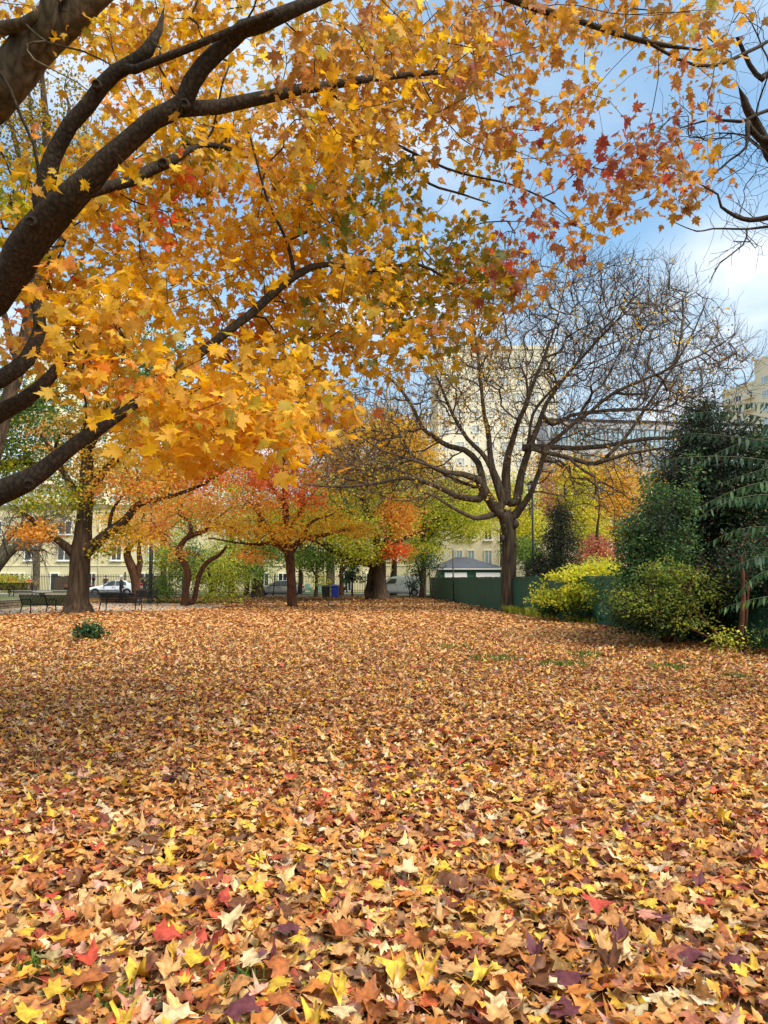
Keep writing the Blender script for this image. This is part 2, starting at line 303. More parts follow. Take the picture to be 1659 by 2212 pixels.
# ---------------------------------------------------------------- tree skeletons
class Skel:
    def __init__(s):
        s.P = np.zeros((60000, 3)); s.par = np.full(60000, -1, int); s.R = np.zeros(60000); s.D = np.zeros((60000, 3)); s.len = np.zeros(60000); s.n = 0; s.k = []; s.free = 0
    def node(s, p, par, r=0.0):
        i = s.n; s.P[i] = p; s.par[i] = par; s.R[i] = r
        if par >= 0:
            d = s.P[i] - s.P[par]; l = np.linalg.norm(d) + 1e-9; s.D[i] = d / l; s.len[i] = s.len[par] + l
        s.n += 1; return i
    def limb(s, pts, px=True, join=None, step=.25, wob=.0):
        """pts (x, y, distance, width) in picture units, or (X, Y, Z, radius) if not px; joined to the nearest node"""
        Q = []
        for p in pts:
            if px:
                w = W(p[0], p[1], p[2]); Q.append((w.x, w.y, w.z, p[3] / 2 / F * (w - Vector((0, 0, 1.6))).length))
            else: Q.append(p)
        Q = np.array(Q, float)
        par = -1
        if s.n and join is None:
            d = np.linalg.norm(s.P[:s.n] - Q[0, :3], axis=1); par = int(np.argmin(d))
            Q = np.vstack([[*s.P[par], min(Q[0, 3] * 1.25, max(s.R[par], Q[0, 3]))], Q]) if d[par] > .02 else Q
        n = len(Q); E = np.vstack([2 * Q[0] - Q[1], Q, 2 * Q[-1] - Q[-2]]); out = []
        for i in range(n - 1):
            a, b, c, d = E[i], E[i + 1], E[i + 2], E[i + 3]
            m = max(2, int(np.linalg.norm(c[:3] - b[:3]) / step))
            for j in range(m):
                t = j / m; out.append(.5 * (2 * b + (c - a) * t + (2 * a - 5 * b + 4 * c - d) * t * t + (3 * b - a - 3 * c + d) * t ** 3))
        out.append(Q[-1])
        first = True
        for q in out:
            if first and par >= 0: first = False; continue
            first = False
            q3 = q[:3] + rng.normal(0, wob, 3) * min(1, q[3] * 8)
            par = s.node(q3, par, max(q[3], .002))
        s.free = s.n; return par
    def grow(s, A, step=.3, bias=.12, bow=.35, wig=.04, up=0.0, lo=0):
        A = np.asarray(A)
        d0 = np.array([np.linalg.norm(s.P[lo:s.n] - a, axis=1).min() for a in A]); order = np.argsort(d0); tips = []
        for i in order:
            a = A[i]; d = np.linalg.norm(s.P[lo:s.n] - a, axis=1)
            v = (a - s.P[lo:s.n]) / d[:, None]; dot = (v * s.D[lo:s.n]).sum(1)
            cost = d * (1.25 - .35 * dot) + bias * s.len[lo:s.n]
            j = lo + int(np.argmin(cost)); dist = np.linalg.norm(a - s.P[j]); p0 = s.P[j].copy()
            ctl = p0 + s.D[j] * dist * bow + np.array([0, 0, up * dist]); m = max(1, int(round(dist / step))); par = j
            for q in range(1, m + 1):
                t = q / m; pt = (1 - t) ** 2 * p0 + 2 * t * (1 - t) * ctl + t * t * a
                if q < m: pt = pt + rng.normal(0, wig * min(1, step * 2.5), 3)
                par = s.node(pt, par)
            tips.append(par)
        return np.array(tips)
    def twigs(s, idx, n, ln, spread=.7, r=0, seg=2, up=.1):
        for i in idx:
            for _ in range(rng.poisson(n)):
                d = nrm(s.D[i] + rng.normal(0, spread, 3) + np.array([0, 0, up])); par = i; L_ = ln * rng.uniform(.4, 1.2)
                for q in range(seg):
                    par = s.node(s.P[par] + d * L_ / seg, par); d = nrm(d + rng.normal(0, .35, 3) + np.array([0, 0, up]))
    def radii(s, tip=.004, e=2.3, cap=None):
        n = s.n; acc = np.zeros(n)
        for i in range(n - 1, -1, -1):
            if s.R[i] <= 0: s.R[i] = max(tip, acc[i] ** (1 / e))
            if s.par[i] >= 0:
                acc[s.par[i]] += s.R[i] ** e
        for i in range(n):
            p = s.par[i]
            if p >= 0: s.R[i] = min(s.R[i], s.R[p])
    def meshes(s, thick=.03, nmax=14, name='trunk'):
        """tubes along the chains: one mesh of thick wood, one of thin wood"""
        n = s.n; kids = [[] for _ in range(n)]
        for i in range(n):
            if s.par[i] >= 0: kids[s.par[i]].append(i)
        chains = []; stack = [i for i in range(n) if s.par[i] < 0]
        starts = [(-1, i) for i in stack]
        while starts:
            p, i = starts.pop(); ch = [p, i] if p >= 0 else [i]
            while kids[i]:
                ks = sorted(kids[i], key=lambda q: -(s.R[q] * (1.0 + .5 * float(s.D[q] @ s.D[i]))))
                for q in ks[1:]: starts.append((i, q))
                i = ks[0]; ch.append(i)
            if len(ch) > 1: chains.append(ch)
        big = ([], [], 0); out = {True: [[], [], 0], False: [[], [], 0]}
        for ch in chains:
            own = s.R[ch[1]] if s.par[ch[0]] >= 0 else s.R[ch[0]]
            k = bool(own > thick); rr = s.R[ch].copy()
            if s.par[ch[0]] >= 0 or True:
                if len(ch) > 1 and s.par[ch[0]] >= 0: rr[0] = min(rr[0], rr[1] * 1.15)
            P = s.P[ch]; ns = nmax if own > .12 else 10 if own > .06 else 6 if own > thick else 4 if own > .012 else 3
            T = np.gradient(P, axis=0) if len(ch) > 1 else P; T = nrm(T)
            a = np.cross(T[0], [0.3, .2, 1]); a = a / (np.linalg.norm(a) + 1e-9); Aa = []
            for t in T:
                a = a - t * (a @ t); a = a / (np.linalg.norm(a) + 1e-9); Aa.append(a)
            Aa = np.array(Aa); B = np.cross(T, Aa); th = np.arange(ns) * 2 * np.pi / ns
            bump_ = 1 + (.05 * np.sin(th * 3 + ch[0])[None, :] * np.ones((len(ch), 1)) if ns >= 10 else 0)
            if ns >= 10: bump_ = bump_ + rng.normal(0, .012, (len(ch), ns))
            V = P[:, None, :] + (rr[:, None] * bump_ * np.ones((1, ns)))[..., None] * (np.cos(th)[None, :, None] * Aa[:, None, :] + np.sin(th)[None, :, None] * B[:, None, :])
            m = len(ch); i0 = np.arange(m - 1)[:, None] * ns; kk = np.arange(ns)[None, :]; k2 = (kk + 1) % ns
            Fq = np.stack([i0 + kk, i0 + k2, i0 + ns + k2, i0 + ns + kk], -1).reshape(-1, 4)
            o = out[k]; o[0].append(V.reshape(-1, 3)); o[1].append(Fq + o[2]); o[2] += m * ns
        r = []
        for k, nm in ((True, name), (False, 'branches')):
            o = out[k]; r.append(np_mesh(nm, np.vstack(o[0]), Fq=np.vstack(o[1]), smooth=True) if o[0] else None)
        return r
def blob_points(blobs):
    """blobs: (x, y, distance, rx, ry, depth radius, count, palette) -> points, palette index"""
    P = []; K = []
    for b in blobs:
        x, y, Y, rx, ry, rd, n, pn = b
        u = rng.normal(0, 1, (n, 3)); u = nrm(u) * (rng.random((n, 1)) ** .45) * (1 + rng.normal(0, .15, (n, 1)))
        P.append(Wn(x + u[:, 0] * rx, y + u[:, 1] * ry, Y + u[:, 2] * rd)); K += [pn] * n
    return np.vstack(P), K
def cluster_leaves(tips, K, per, size, spread, flat=.4, droop=.35, axis=None, upn=.55):
    n = len(tips); cl = np.repeat(np.arange(n), per); m = len(cl)
    off = rng.normal(0, 1, (m, 3)) * spread * np.array([1, 1, flat]); off[:, 2] -= np.abs(off[:, :2]).sum(1) * .25
    P = tips[cl] + off
    N = rng.normal(0, .55, (m, 3)) + np.array([0, 0, upn]); T = nrm(off * np.array([1, 1, .4])) + rng.normal(0, .5, (m, 3)) + np.array([0, 0, -droop])
    S = size * rng.uniform(.6, 1.15, m)
    col = np.zeros((m, 3)); K = np.array(K)[cl]
    for pn in set(K):
        i = np.nonzero(K == pn)[0]; u, inv = np.unique(cl[i], return_inverse=True); col[i] = colours(pn, len(i), inv, .62)
    return P, N, T, S, col
def make_tree(name, label, limbs, blobs, bark='bark', leafmat='leaf', tmpl=T_D, size=.12, per=12, spread=.3, step=.4, tip=.006, thick=.03, group=None, bias=.12, base=None,
              lims_px=True, extra=None, wig=.05, up=.0, flat=.4, cat='tree', droop=.35, leafpart='foliage', nmax=12, bow=.35, upn=.55):
    s = Skel()
    for lb in limbs: s.limb(lb, px=lims_px, step=step * .8, wob=.01)
    A, K = blob_points(blobs); tips = s.grow(A, step=step, bias=bias, wig=wig, up=up, bow=bow)
    if extra: s.twigs(tips, *extra)
    order = np.argsort(np.array([np.linalg.norm(s.P[:s.free] - a, axis=1).min() if False else 0 for a in A[:1]]))
    s.radii(tip)
    b0 = s.P[0].copy(); o = empty(name, tuple(b0), label, cat, group)
    for me, nm in zip(s.meshes(thick, nmax), ('trunk', 'branches')):
        if me is None: continue
        ob = link(nm, me, o, M[bark]); ob.location = -Vector(b0)
        if nm == 'branches': ob['kind'] = 'stuff'
    if per:
        P, N, T, S, col = cluster_leaves(A, K, per, size, spread, flat, droop, upn=upn)
        ob = link(leafpart, leaves_mesh(leafpart, P, N, T, S, col, tmpl), o, M[leafmat]); ob.location = -Vector(b0); ob['kind'] = 'stuff'
    return o, s

# ---------------------------------------------------------------- the setting: ground, street, paths
def ground_mat():
    m, t, o = mat_new('leafy_soil')
    g = nd(t, 'ShaderNodeTexCoord')
    n = nd(t, 'ShaderNodeTexNoise'); n.inputs['Scale'].default_value = 9; n.inputs['Detail'].default_value = 9; n.inputs['Roughness'].default_value = .7; lk(t, g.outputs['Object'], n.inputs['Vector'])
    r = ramp(t, [(.3, L(44, 32, 22)), (.45, L(96, 62, 36)), (.55, L(128, 84, 48)), (.68, L(92, 84, 44)), (.8, L(62, 70, 34))]); lk(t, n.outputs[0], r.inputs[0])
    n2 = nd(t, 'ShaderNodeTexNoise'); n2.inputs['Scale'].default_value = .22; n2.inputs['Detail'].default_value = 5; lk(t, g.outputs['Object'], n2.inputs['Vector'])
    r2 = ramp(t, [(.4, L(120, 84, 50)), (.62, L(86, 86, 42))]); lk(t, n2.outputs[0], r2.inputs[0])
    x = nd(t, 'ShaderNodeMix', data_type='RGBA'); x.inputs[0].default_value = .45; lk(t, r.outputs[0], x.inputs[6]); lk(t, r2.outputs[0], x.inputs[7])
    b = nd(t, 'ShaderNodeBsdfPrincipled'); b.inputs['Roughness'].default_value = .95; b.inputs['Specular IOR Level'].default_value = .1; lk(t, x.outputs[2], b.inputs['Base Color'])
    bp = nd(t, 'ShaderNodeBump'); bp.inputs['Strength'].default_value = .8; bp.inputs['Distance'].default_value = .05; lk(t, n.outputs[0], bp.inputs['Height']); lk(t, bp.outputs[0], b.inputs['Normal'])
    lk(t, b.outputs[0], o.inputs[0]); return m
M['soil'] = ground_mat()
xs = np.concatenate([[-1500, -600, -250, -120, -70], np.arange(-40, 40.1, .8), [70, 120, 250, 600, 1500]])
ys = np.concatenate([[-1200, -400, -120, -40], np.arange(-12, 64.1, .8), [90, 150, 400, 1000, 2500]])
X, Y = np.meshgrid(xs, ys); Z = hgt(X, Y); nx, ny = len(xs), len(ys)
idx = (np.arange(ny - 1)[:, None] * nx + np.arange(nx - 1)[None, :]).ravel()
tag(link('ground', np_mesh('ground', np.stack([X, Y, Z], -1).reshape(-1, 3), Fq=np.stack([idx, idx + 1, idx + nx + 1, idx + nx], -1), smooth=True), None, M['soil']), kind='structure')
M['asphalt'] = plain('asphalt', L(84, 84, 84, .8), .9, noise=.25, scale=3, bump=.2)
M['concrete'] = plain('pale_concrete', L(176, 162, 140), .9, noise=.16, scale=1.6, bump=.1)
M['coping'] = plain('grey_stone', L(140, 134, 120), .9, noise=.2, scale=2, bump=.2)
M['grass'] = plain('mown_grass', L(96, 104, 46, .8), .95, noise=.35, scale=14, bump=.6)
def sheet(name, poly, z, mat, kind='structure', th=0):
    m = MB(); n = len(poly)
    if th:
        m.add([(x, y, z) for x, y in poly] + [(x, y, z - th) for x, y in poly], [tuple(range(n))] + [(i, i + n, (i + 1) % n + n, (i + 1) % n) for i in range(n)])
    else: m.add([(x, y, z) for x, y in poly], [tuple(range(n))])
    return tag(m.build(name, mat), kind=kind)
sheet('street', [(-140, 64.8), (90, 64.8), (90, 72.6), (-140, 72.6)], .006, M['asphalt'])
sheet('kerb', [(-140, 64.4), (60, 64.4), (60, 64.78), (-140, 64.78)], .10, M['coping'], th=.1)
sheet('far_kerb', [(-140, 72.62), (90, 72.62), (90, 73), (-140, 73)], .12, M['coping'], th=.12)
sheet('pavement', [(-140, 73.02), (90, 73.02), (90, 75.4), (-140, 75.4)], .125, M['concrete'], th=.125)
sheet('verge', [(-140, 75.42), (90, 75.42), (90, 84.3), (-140, 84.3)], .11, M['grass'], th=.11)
# park path on the left with the bench circle
sheet('path', [(-30, 27.6), (-17.5, 28.8), (-14.7, 31.2), (-13.6, 34.2), (-10.6, 36.2), (-8.6, 40), (-9.2, 44.5), (-13, 47.2), (-19, 47.6), (-21.5, 44), (-20.6, 37.5), (-19.4, 33.3), (-30, 31.5)], .012, M['concrete'])
# ---------------------------------------------------------------- leaf litter on the ground
def in_poly(x, y, poly):
    ins = np.zeros(len(x), bool); n = len(poly)
    for i in range(n):
        x1, y1 = poly[i]; x2, y2 = poly[(i + 1) % n]
        c = ((y1 > y) != (y2 > y)) & (x < (x2 - x1) * (y - y1) / (y2 - y1 + 1e-12) + x1); ins ^= c
    return ins
PATHP = [(-30, 27.6), (-17.5, 28.8), (-14.7, 31.2), (-13.6, 34.2), (-10.6, 36.2), (-8.6, 40), (-9.2, 44.5), (-13, 47.2), (-19, 47.6), (-21.5, 44), (-20.6, 37.5), (-19.4, 33.3), (-30, 31.5)]
GRASSY = [(3.2, 13.6, .5, .5), (2.2, 14.4, .6, .5), (5.0, 13.2, .35, .4), (5.6, 11.9, .22, .3), (1.5, 16.5, .5, .5), (4.1, 15.2, .4, .5), (-1.35, 3.12, .12, .09), (-.55, 3.02, .08, .06), (-1.0, 2.88, .16, .06)]
def litter(dens, y0, y1, tm, size, tilt, palname, zlift, half=.56, keep=None):
    area = half * (y1 ** 2 - y0 ** 2) + 1.6 * (y1 - y0); n = int(dens * area)
    y = np.sqrt(rng.random(n) * (y1 ** 2 - y0 ** 2) + y0 ** 2); x = rng.uniform(-1, 1, n) * (half * y + .8)
    m = ~in_poly(x, y, PATHP) | (rng.random(n) < .12)
    for gx, gy, rx, ry in GRASSY: m &= ((((x - gx) / rx) ** 2 + ((y - gy) / ry) ** 2) > 1) | (rng.random(n) < .5)
    m &= x < fence_x(y) - .12
    m &= ~((y > 30.5) & (x < -19.6) & (y > 34.6))
    if keep is not None: m &= keep(x, y)
    x, y = x[m], y[m]; n = len(x)
    clump = np.sin(x * 2.1 + 1.3 * np.sin(y * 1.7)) * np.sin(y * 2.6 + np.sin(x * 1.1)) * .5 + .5
    z = hgt(x, y) + rng.random(n) ** 1.3 * zlift * (.45 + .9 * clump) + .004
    N = np.column_stack([rng.normal(0, tilt, n), rng.normal(0, tilt, n), np.ones(n)])
    st = rng.random(n) < .05; N[st] += rng.normal(0, .8, (st.sum(), 3))
    a = rng.uniform(0, 2 * np.pi, n); T = np.column_stack([np.cos(a), np.sin(a), rng.normal(0, .1, n)])
    S = size * rng.uniform(.55, 1.2, n); K = colours(palname, n)
    # patches where one tree's leaves lie thicker
    w = np.clip(np.sin(x * .55 + 1) * np.sin(y * .37 + 2) + .1, 0, 1)[:, None]
    return np.column_stack([x, y, z]), N, T, S, K, tm
FENCE = [(3.9, 63.0), (5.75, 36.5), (8.3, 17.2), (9.4, 8.5), (10.2, 1.0)]
def fence_x(y):
    return np.interp(y, [p[1] for p in FENCE][::-1], [p[0] for p in FENCE][::-1])
far_keep = lambda x, y: (y < 63.8)
sets = [litter(900, 2.1, 6.0, T_FALL, .100, .15, 'litter', .075), litter(560, 6.0, 12, T_FALLM, .100, .18, 'litter', .075),
        litter(270, 12, 22, T_FALLS, .115, .26, 'litter', .08), litter(150, 22, 36, T_D, .135, .32, 'litter_far', .07),
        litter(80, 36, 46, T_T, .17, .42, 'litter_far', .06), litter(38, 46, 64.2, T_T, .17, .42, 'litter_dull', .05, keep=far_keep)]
me_parts = []
for i, (P, N, T, S, K, tm) in enumerate(sets):
    # a share of the middle band already has the far colours
    if i in (1, 2):
        u = np.clip((P[:, 1] - 8) / 16, 0, 1) * .8; sw = rng.random(len(P)) < u; K[sw] = colours('litter_far', int(sw.sum()))
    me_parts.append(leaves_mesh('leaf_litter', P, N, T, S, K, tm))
for i, me in enumerate(me_parts):
    o = tag(link('leaf_litter', me, None, M['litter']), kind='stuff')
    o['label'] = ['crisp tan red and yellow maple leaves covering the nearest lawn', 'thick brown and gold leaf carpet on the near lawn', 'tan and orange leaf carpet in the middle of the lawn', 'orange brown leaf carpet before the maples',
                  'orange leaf carpet round the maple trunks', 'thin dull leaf cover in the shade by the street'][i]
# the nearest leaves one by one
cnames = ['pale tan', 'light brown', 'cream', 'russet brown', 'golden yellow', 'orange', 'dark brown', 'bright red', 'maroon', 'pinkish tan']
crgb = [(222, 166, 104), (200, 138, 80), (238, 204, 150), (184, 108, 58), (236, 190, 66), (220, 136, 62), (124, 78, 50), (198, 82, 62), (118, 64, 68), (222, 150, 122)]
wts = np.array([6, 6, 4, 5, 4, 3, 3, 2, 2.5, 1.5]); wts = wts / wts.sum()
forms = ['lying flat', 'curled up at its edges', 'arched on its lobe tips', 'standing tilted', 'crumpled']
fmesh = {}
for ci, c in enumerate(crgb):
    for fi in range(5):
        tv, tf = fan(outline(FAT), [.5, 2.2, -1.7, 1.0, 2.8][fi], seed=40 + fi * 7 + ci)
        # stalk
        v = np.vstack([tv, [(-.012, 0, 0), (.012, 0, 0), (.03, -.62, .05), (.05, -.62, .05)]]); nf = len(tv)
        tfq = np.vstack([tf, [(nf, nf + 1, nf + 3), (nf, nf + 3, nf + 2)]])
        k = np.array(L(*c))[None] * rng.uniform(.88, 1.1, (len(v), 1)); fmesh[ci, fi] = np_mesh('fallen_leaf', v * .108, Ft=tfq, col=np.clip(k, 0, 1)); fmesh[ci, fi].materials.append(M['litter'])
cnt = 0; tries = 0; placed = []
while cnt < 290 and tries < 20000:
    tries += 1
    px = random.uniform(20, 1640); py = 2205 - abs(random.gauss(0, 1)) * 330
    if py < 1500: continue
    v = (1106 - py) / F; dyy, dzz = cp - v * sp, sp + v * cp; t = -1.53 / dzz; P_ = ((px - 829.5) / F * t, dyy * t)
    if any((P_[0] - q[0]) ** 2 + (P_[1] - q[1]) ** 2 < .075 ** 2 for q in placed): continue
    placed.append(P_); ci = int(rng.choice(10, p=wts)); fi = random.choice([0, 0, 0, 1, 2, 4, 4, 1, 2, 3])
    o = link('fallen_leaf', fmesh[ci, fi]); tl = .7 if fi == 3 else .13
    o.location = (P_[0], P_[1], hg(*P_) + .070 + .012 * random.random()); o.rotation_euler = (random.gauss(0, tl), random.gauss(0, tl), random.uniform(0, 6.28))
    o.scale = [random.uniform(.8, 1.15)] * 3
    zx = ['at the far left', 'left', 'left of centre', 'right of centre', 'right', 'at the far right'][min(5, int(px / 277))]
    zy = 'middle lawn' if py < 1740 else 'mid litter' if py < 1880 else 'near litter' if py < 2040 else 'bottom edge litter'
    tag(o, f'{cnames[ci]} fallen maple leaf {forms[fi]}, {zy} {zx}'.replace('curled up at its edges', 'with curled edges').replace('arched on its lobe tips', 'arched on its tips'), 'leaf', f'{cnames[ci]} fallen leaves {forms[fi]}'); cnt += 1
# grass that shows through
def tufts(spots, n, hgt_, name, label, palname='green', w=.006):
    P = []
    for (gx, gy, rx, ry) in spots:
        k = int(n * rx * ry) + 40; a = rng.uniform(0, 6.28, k); r = np.sqrt(rng.random(k)); P.append(np.column_stack([gx + rx * r * np.cos(a), gy + ry * r * np.sin(a)]))
    P = np.vstack(P); m = len(P); z = hgt(P[:, 0], P[:, 1]) + .02; B = np.column_stack([P, z]); h = hgt_ * rng.uniform(.5, 1.2, (m, 1)); lean = rng.normal(0, .45, (m, 2)) * h
    a = rng.uniform(0, 6.28, m); wv = np.column_stack([np.cos(a), np.sin(a), 0 * a]) * w * (1 + B[:, 1:2] * .06)
    tip = B + np.column_stack([lean, h[:, 0]]); mid = B + np.column_stack([lean * .35, h[:, 0] * .6])
    V = np.stack([B - wv, B + wv, mid + wv * .7, mid - wv * .7, tip], 1).reshape(-1, 3); b = np.arange(m)[:, None] * 5
    me = np_mesh(name, V, Ft=np.vstack([b + [0, 1, 2], b + [0, 2, 3], b + [3, 2, 4]]), col=np.repeat(colours(palname, m) * .8, 5, 0))
    return tag(link(name, me, None, M['green']), label, kind='stuff')
tufts(GRASSY, 1100, .075, 'grass', 'green grass tufts poking through the fallen leaves')
tufts([(6.3, 33.5, .8, 1.6), (6.9, 30.5, 1.0, 2.0), (7.5, 27, .7, 2)], 500, .35, 'ground_cover', 'light green weeds at the foot of the green fence', 'ygreen', .02)

# ---------------------------------------------------------------- buildings
def facade_frame(p0, p1):
    """origin, unit vector along, outward normal (towards the camera side)"""
    a = Vector((p1[0] - p0[0], p1[1] - p0[1], 0)); l = a.length; a.normalize(); n = Vector((a.y, -a.x, 0)); return Vector((p0[0], p0[1], 0)), a, n, l
M['cream'] = plain('cream_stucco', L(216, 202, 158), .9, noise=.07, scale=.5, bump=.05)
M['cream2'] = plain('pale_yellow_stucco', L(232, 222, 190), .9, noise=.05, scale=.2)
M['white'] = plain('white_paint', L(232, 230, 222), .5, noise=.04)
M['glass'] = plain('dark_glass', L(46, 52, 52), .12, noise=.4, scale=.7, spec=.9)
M['skyglass'] = plain('sky_glass', L(164, 190, 196), .15, noise=.25, scale=.5, spec=.9)
M['greyclad'] = plain('grey_cladding', L(176, 178, 178), .5, noise=.08, scale=.3)
M['greymetal'] = plain('grey_window_metal', L(112, 116, 120), .5)
M['paleglass'] = plain('washed_out_glass', L(196, 198, 184), .3, noise=.12, scale=.4)  # pane colour lifted to imitate the washed-out glow on the far tower
M['redbrick'] = plain('red_brick', L(178, 124, 104), .9, noise=.18, scale=1.2)
M['darkmetal'] = plain('black_iron', L(24, 20, 19), .5, noise=.2)
M['roofdark'] = plain('dark_shingles', L(78, 82, 92), .85, noise=.25, scale=5, bump=.3)
def brickish(name, c1, c2, mortar, sx_, sy_):
    m, t, o = mat_new(name); g = nd(t, 'ShaderNodeTexCoord'); b = nd(t, 'ShaderNodeTexBrick'); b.inputs['Scale'].default_value = 1
    b.inputs['Brick Width'].default_value = sx_; b.inputs['Row Height'].default_value = sy_; b.inputs['Mortar Size'].default_value = .012
    b.inputs['Color1'].default_value = (*c1, 1); b.inputs['Color2'].default_value = (*c2, 1); b.inputs['Mortar'].default_value = (*mortar, 1)
    lk(t, g.outputs['Object'], b.inputs['Vector']); p = nd(t, 'ShaderNodeBsdfPrincipled'); p.inputs['Roughness'].default_value = .9; lk(t, b.outputs[0], p.inputs['Base Color']); lk(t, p.outputs[0], o.inputs[0]); return m
def window(parent, org, a, n, u, z, w, h, frame=.09, mull=1, glass='glass', fm='white', trans=0, name='window', rec=.0, sill=False):
    """a framed window standing on a facade: frame part with panes as sub-parts"""
    rz = math.atan2(a.y, a.x); c = org + a * u; m = MB()
    def b(uu, zz, ww, hh, d=.12, off=.05): q = c + a * uu + n * off; m.box((q.x, q.y, z + zz), (ww, d, hh), rz)
    b(-w / 2 + frame / 2, h / 2, frame, h); b(w / 2 - frame / 2, h / 2, frame, h); b(0, frame / 2, w - 2 * frame, frame, .11); b(0, h - frame / 2, w - 2 * frame, frame, .11)
    pw = (w - 2 * frame - (mull) * frame * .8) / (mull + 1)
    for i in range(mull): b(-w / 2 + frame + (i + 1) * pw + (i + .5) * frame * .8, h / 2, frame * .8, h - 2 * frame, .1)
    if trans: b(0, trans, w - 2 * frame, frame * .7, .09)
    f = m.build(name, M[fm], parent)
    if sill: 
        s_ = MB(); q = c + n * .09; s_.box((q.x, q.y, z - .05), (w + .2, .24, .08), rz); s_.build('sill', M[fm], f)
    for i in range(mull + 1):
        q = c + a * (-w / 2 + frame + i * (pw + frame * .8) + pw / 2) + n * .012; g = MB(); g.box((q.x, q.y, z + h / 2), (pw, .03, h - 2 * frame), rz); g.build('pane', M[glass], f)
    return f
def block(name, label, p0, p1, depth, z1, mat, cat='building', z0=0, roof='coping', parapet=.4):
    org, a, n, l = facade_frame(p0, p1); rz = math.atan2(a.y, a.x)
    o = empty(name, (0, 0, 0), label, cat); m = MB(); c = org + a * l / 2 - n * depth / 2
    m.box((c.x, c.y, (z0 + z1) / 2), (l, depth, z1 - z0), rz); m.build('wall', M[mat], o)
    m = MB(); m.box((c.x, c.y, z1 + parapet / 2 + .002), (l + .3, depth + .3, parapet), rz); m.build('roof', M[roof], o)
    return o, org, a, n, l
YB = 84.5
def px_x(x, Y): return (x - 829.5) / F * (Y * cp - 1.6 * sp) / 1.0 + 0 * Y
def gx(x, Y): return float(W(x, 1250, Y).x)
hs, org, a, n, l = block('row_house', 'long cream stucco row house with white framed windows behind the iron fence', (gx(-260, YB), YB), (gx(915, YB), YB), 11, 9.6, 'cream')
def wz(y, Y): return float(W(829, y, Y).z)
def wu(x): return gx(x, YB) - org.x
for (x0, x1) in [(50, 82), (122, 152), (-30, 0), (238, 262), (318, 345), (400, 425), (560, 590), (650, 680), (740, 770), (830, 860), (-120, -90)]:
    window(hs, org, a, n, wu((x0 + x1) / 2), 3.6, (x1 - x0) / F * YB, 1.75, .11, 1, sill=True)
    window(hs, org, a, n, wu((x0 + x1) / 2), 6.6, (x1 - x0) / F * YB, 1.6, .11, 1, sill=True)
for (x0, x1, mu) in [(-2, 42, 3), (43, 54, 0), (182, 208, 2), (108, 128, 0), (290, 335, 3), (390, 412, 1), (480, 505, 1), (560, 582, 1), (600, 640, 3), (735, 760, 2), (790, 812, 1), (-80, -30, 3)]:
    dr = (x1 - x0) / F * YB; isdoor = mu == 0
    window(hs, org, a, n, wu((x0 + x1) / 2), .15, dr, 2.1, .13, mu, name='door' if isdoor else 'window')
m = MB()
for x in (70, 212, 360, 545, 700, 880): q = org + a * wu(x) + n * .06; m = MB(); m.tube([(q.x, q.y, .1), (q.x, q.y, 9.4)], .05, 6); m.build('downpipe', M['cream2'], hs)
m = MB(); q = org + a * wu(400) + n * .04; m.box((q.x, q.y, 3.05), (l * .99, .07, .08), 0); m.build('string_course', M['cream2'], hs)
# second cream house to the right, behind the garage
h2, org, a, n, l = block('town_house', 'pale cream town house behind the dark roofed garage', (gx(918, 86), 86), (gx(1330, 80), 86), 10, 8.6, 'cream2')
def wu(x): return gx(x, 86) - org.x
for (x0, x1) in [(925, 942), (985, 1000), (1010, 1026), (1046, 1064), (1078, 1098), (1130, 1155), (1190, 1215), (1260, 1290)]:
    window(h2, org, a, n, wu((x0 + x1) / 2), 3.0, (x1 - x0) / F * 86, 1.9, .12, 1, glass='skyglass', sill=True)
    window(h2, org, a, n, wu((x0 + x1) / 2), 6.0, (x1 - x0) / F * 86, 1.5, .12, 1, sill=True)
# glass and brick block in the middle distance
mb_, org, a, n, l = block('apartment_block', 'grey clad apartment block with blue glass above red brick storeys', (gx(1190, 112), 112), (gx(1640, 116), 116), 5, 25.8, 'greyclad', z0=17.2, roof='darkmetal', parapet=.35)
rz = math.atan2(a.y, a.x); c = org + a * l / 2 - n * 2.65
m = MB(); m.box((c.x, c.y, 8.59), (l - .3, 4.7, 17.18), rz); m.build('brick_storeys', M['redbrick'], mb_)
for i in range(11):
    u = 1.8 + i * (l - 3.6) / 10
    window(mb_, org, a, n, u, 21.6, 2.6, 3.2, .16, 2, 'skyglass', 'greymetal', 1.3); window(mb_, org, a, n, u + (0.6 if i % 2 else -.3), 18.0, 2.6, 2.6, .16, 1, 'skyglass', 'greymetal')
    for k in range(4): window(mb_, org, a, n, u, 1.4 + k * 4.1, 2.7, 2.2, .2, 2, 'skyglass', 'white', name='window')
# towers
def tower(label, p0, p1, depth, z1, mat, nu, nv, fh, w, h, gl, z0w, gable=True, balcony=()):
    o, org, a, n, l = block('apartment_tower', label, p0, p1, depth, z1, mat, parapet=.8, roof='cream2')
    for j in range(nv):
        for i in range(nu):
            u = l * (i + .5) / nu; z = z0w + j * fh
            if i in balcony:
                m = MB(); q = org + a * u + n * .6; rz = math.atan2(a.y, a.x); m.box((q.x, q.y, z - .25), (l / nu * .82, 1.2, .18), rz); q2 = org + a * u + n * 1.16; m.box((q2.x, q2.y, z + .35), (l / nu * .82, .06, 1.0), rz); m.build('balcony', M[mat], o)
            window(o, org, a, n, u, z, w, h, .14, 1, gl, 'white')
    return o, org, a, n, l
t1, org, a, n, l = tower('tall cream apartment tower with balconies rising beyond the conifer', (gx(1577, 200), 200), (gx(1650, 188), 188), 24, 52, 'cream2', 3, 12, 3.1, 2.2, 1.7, 'glass', 14.5, balcony=(0, 2))
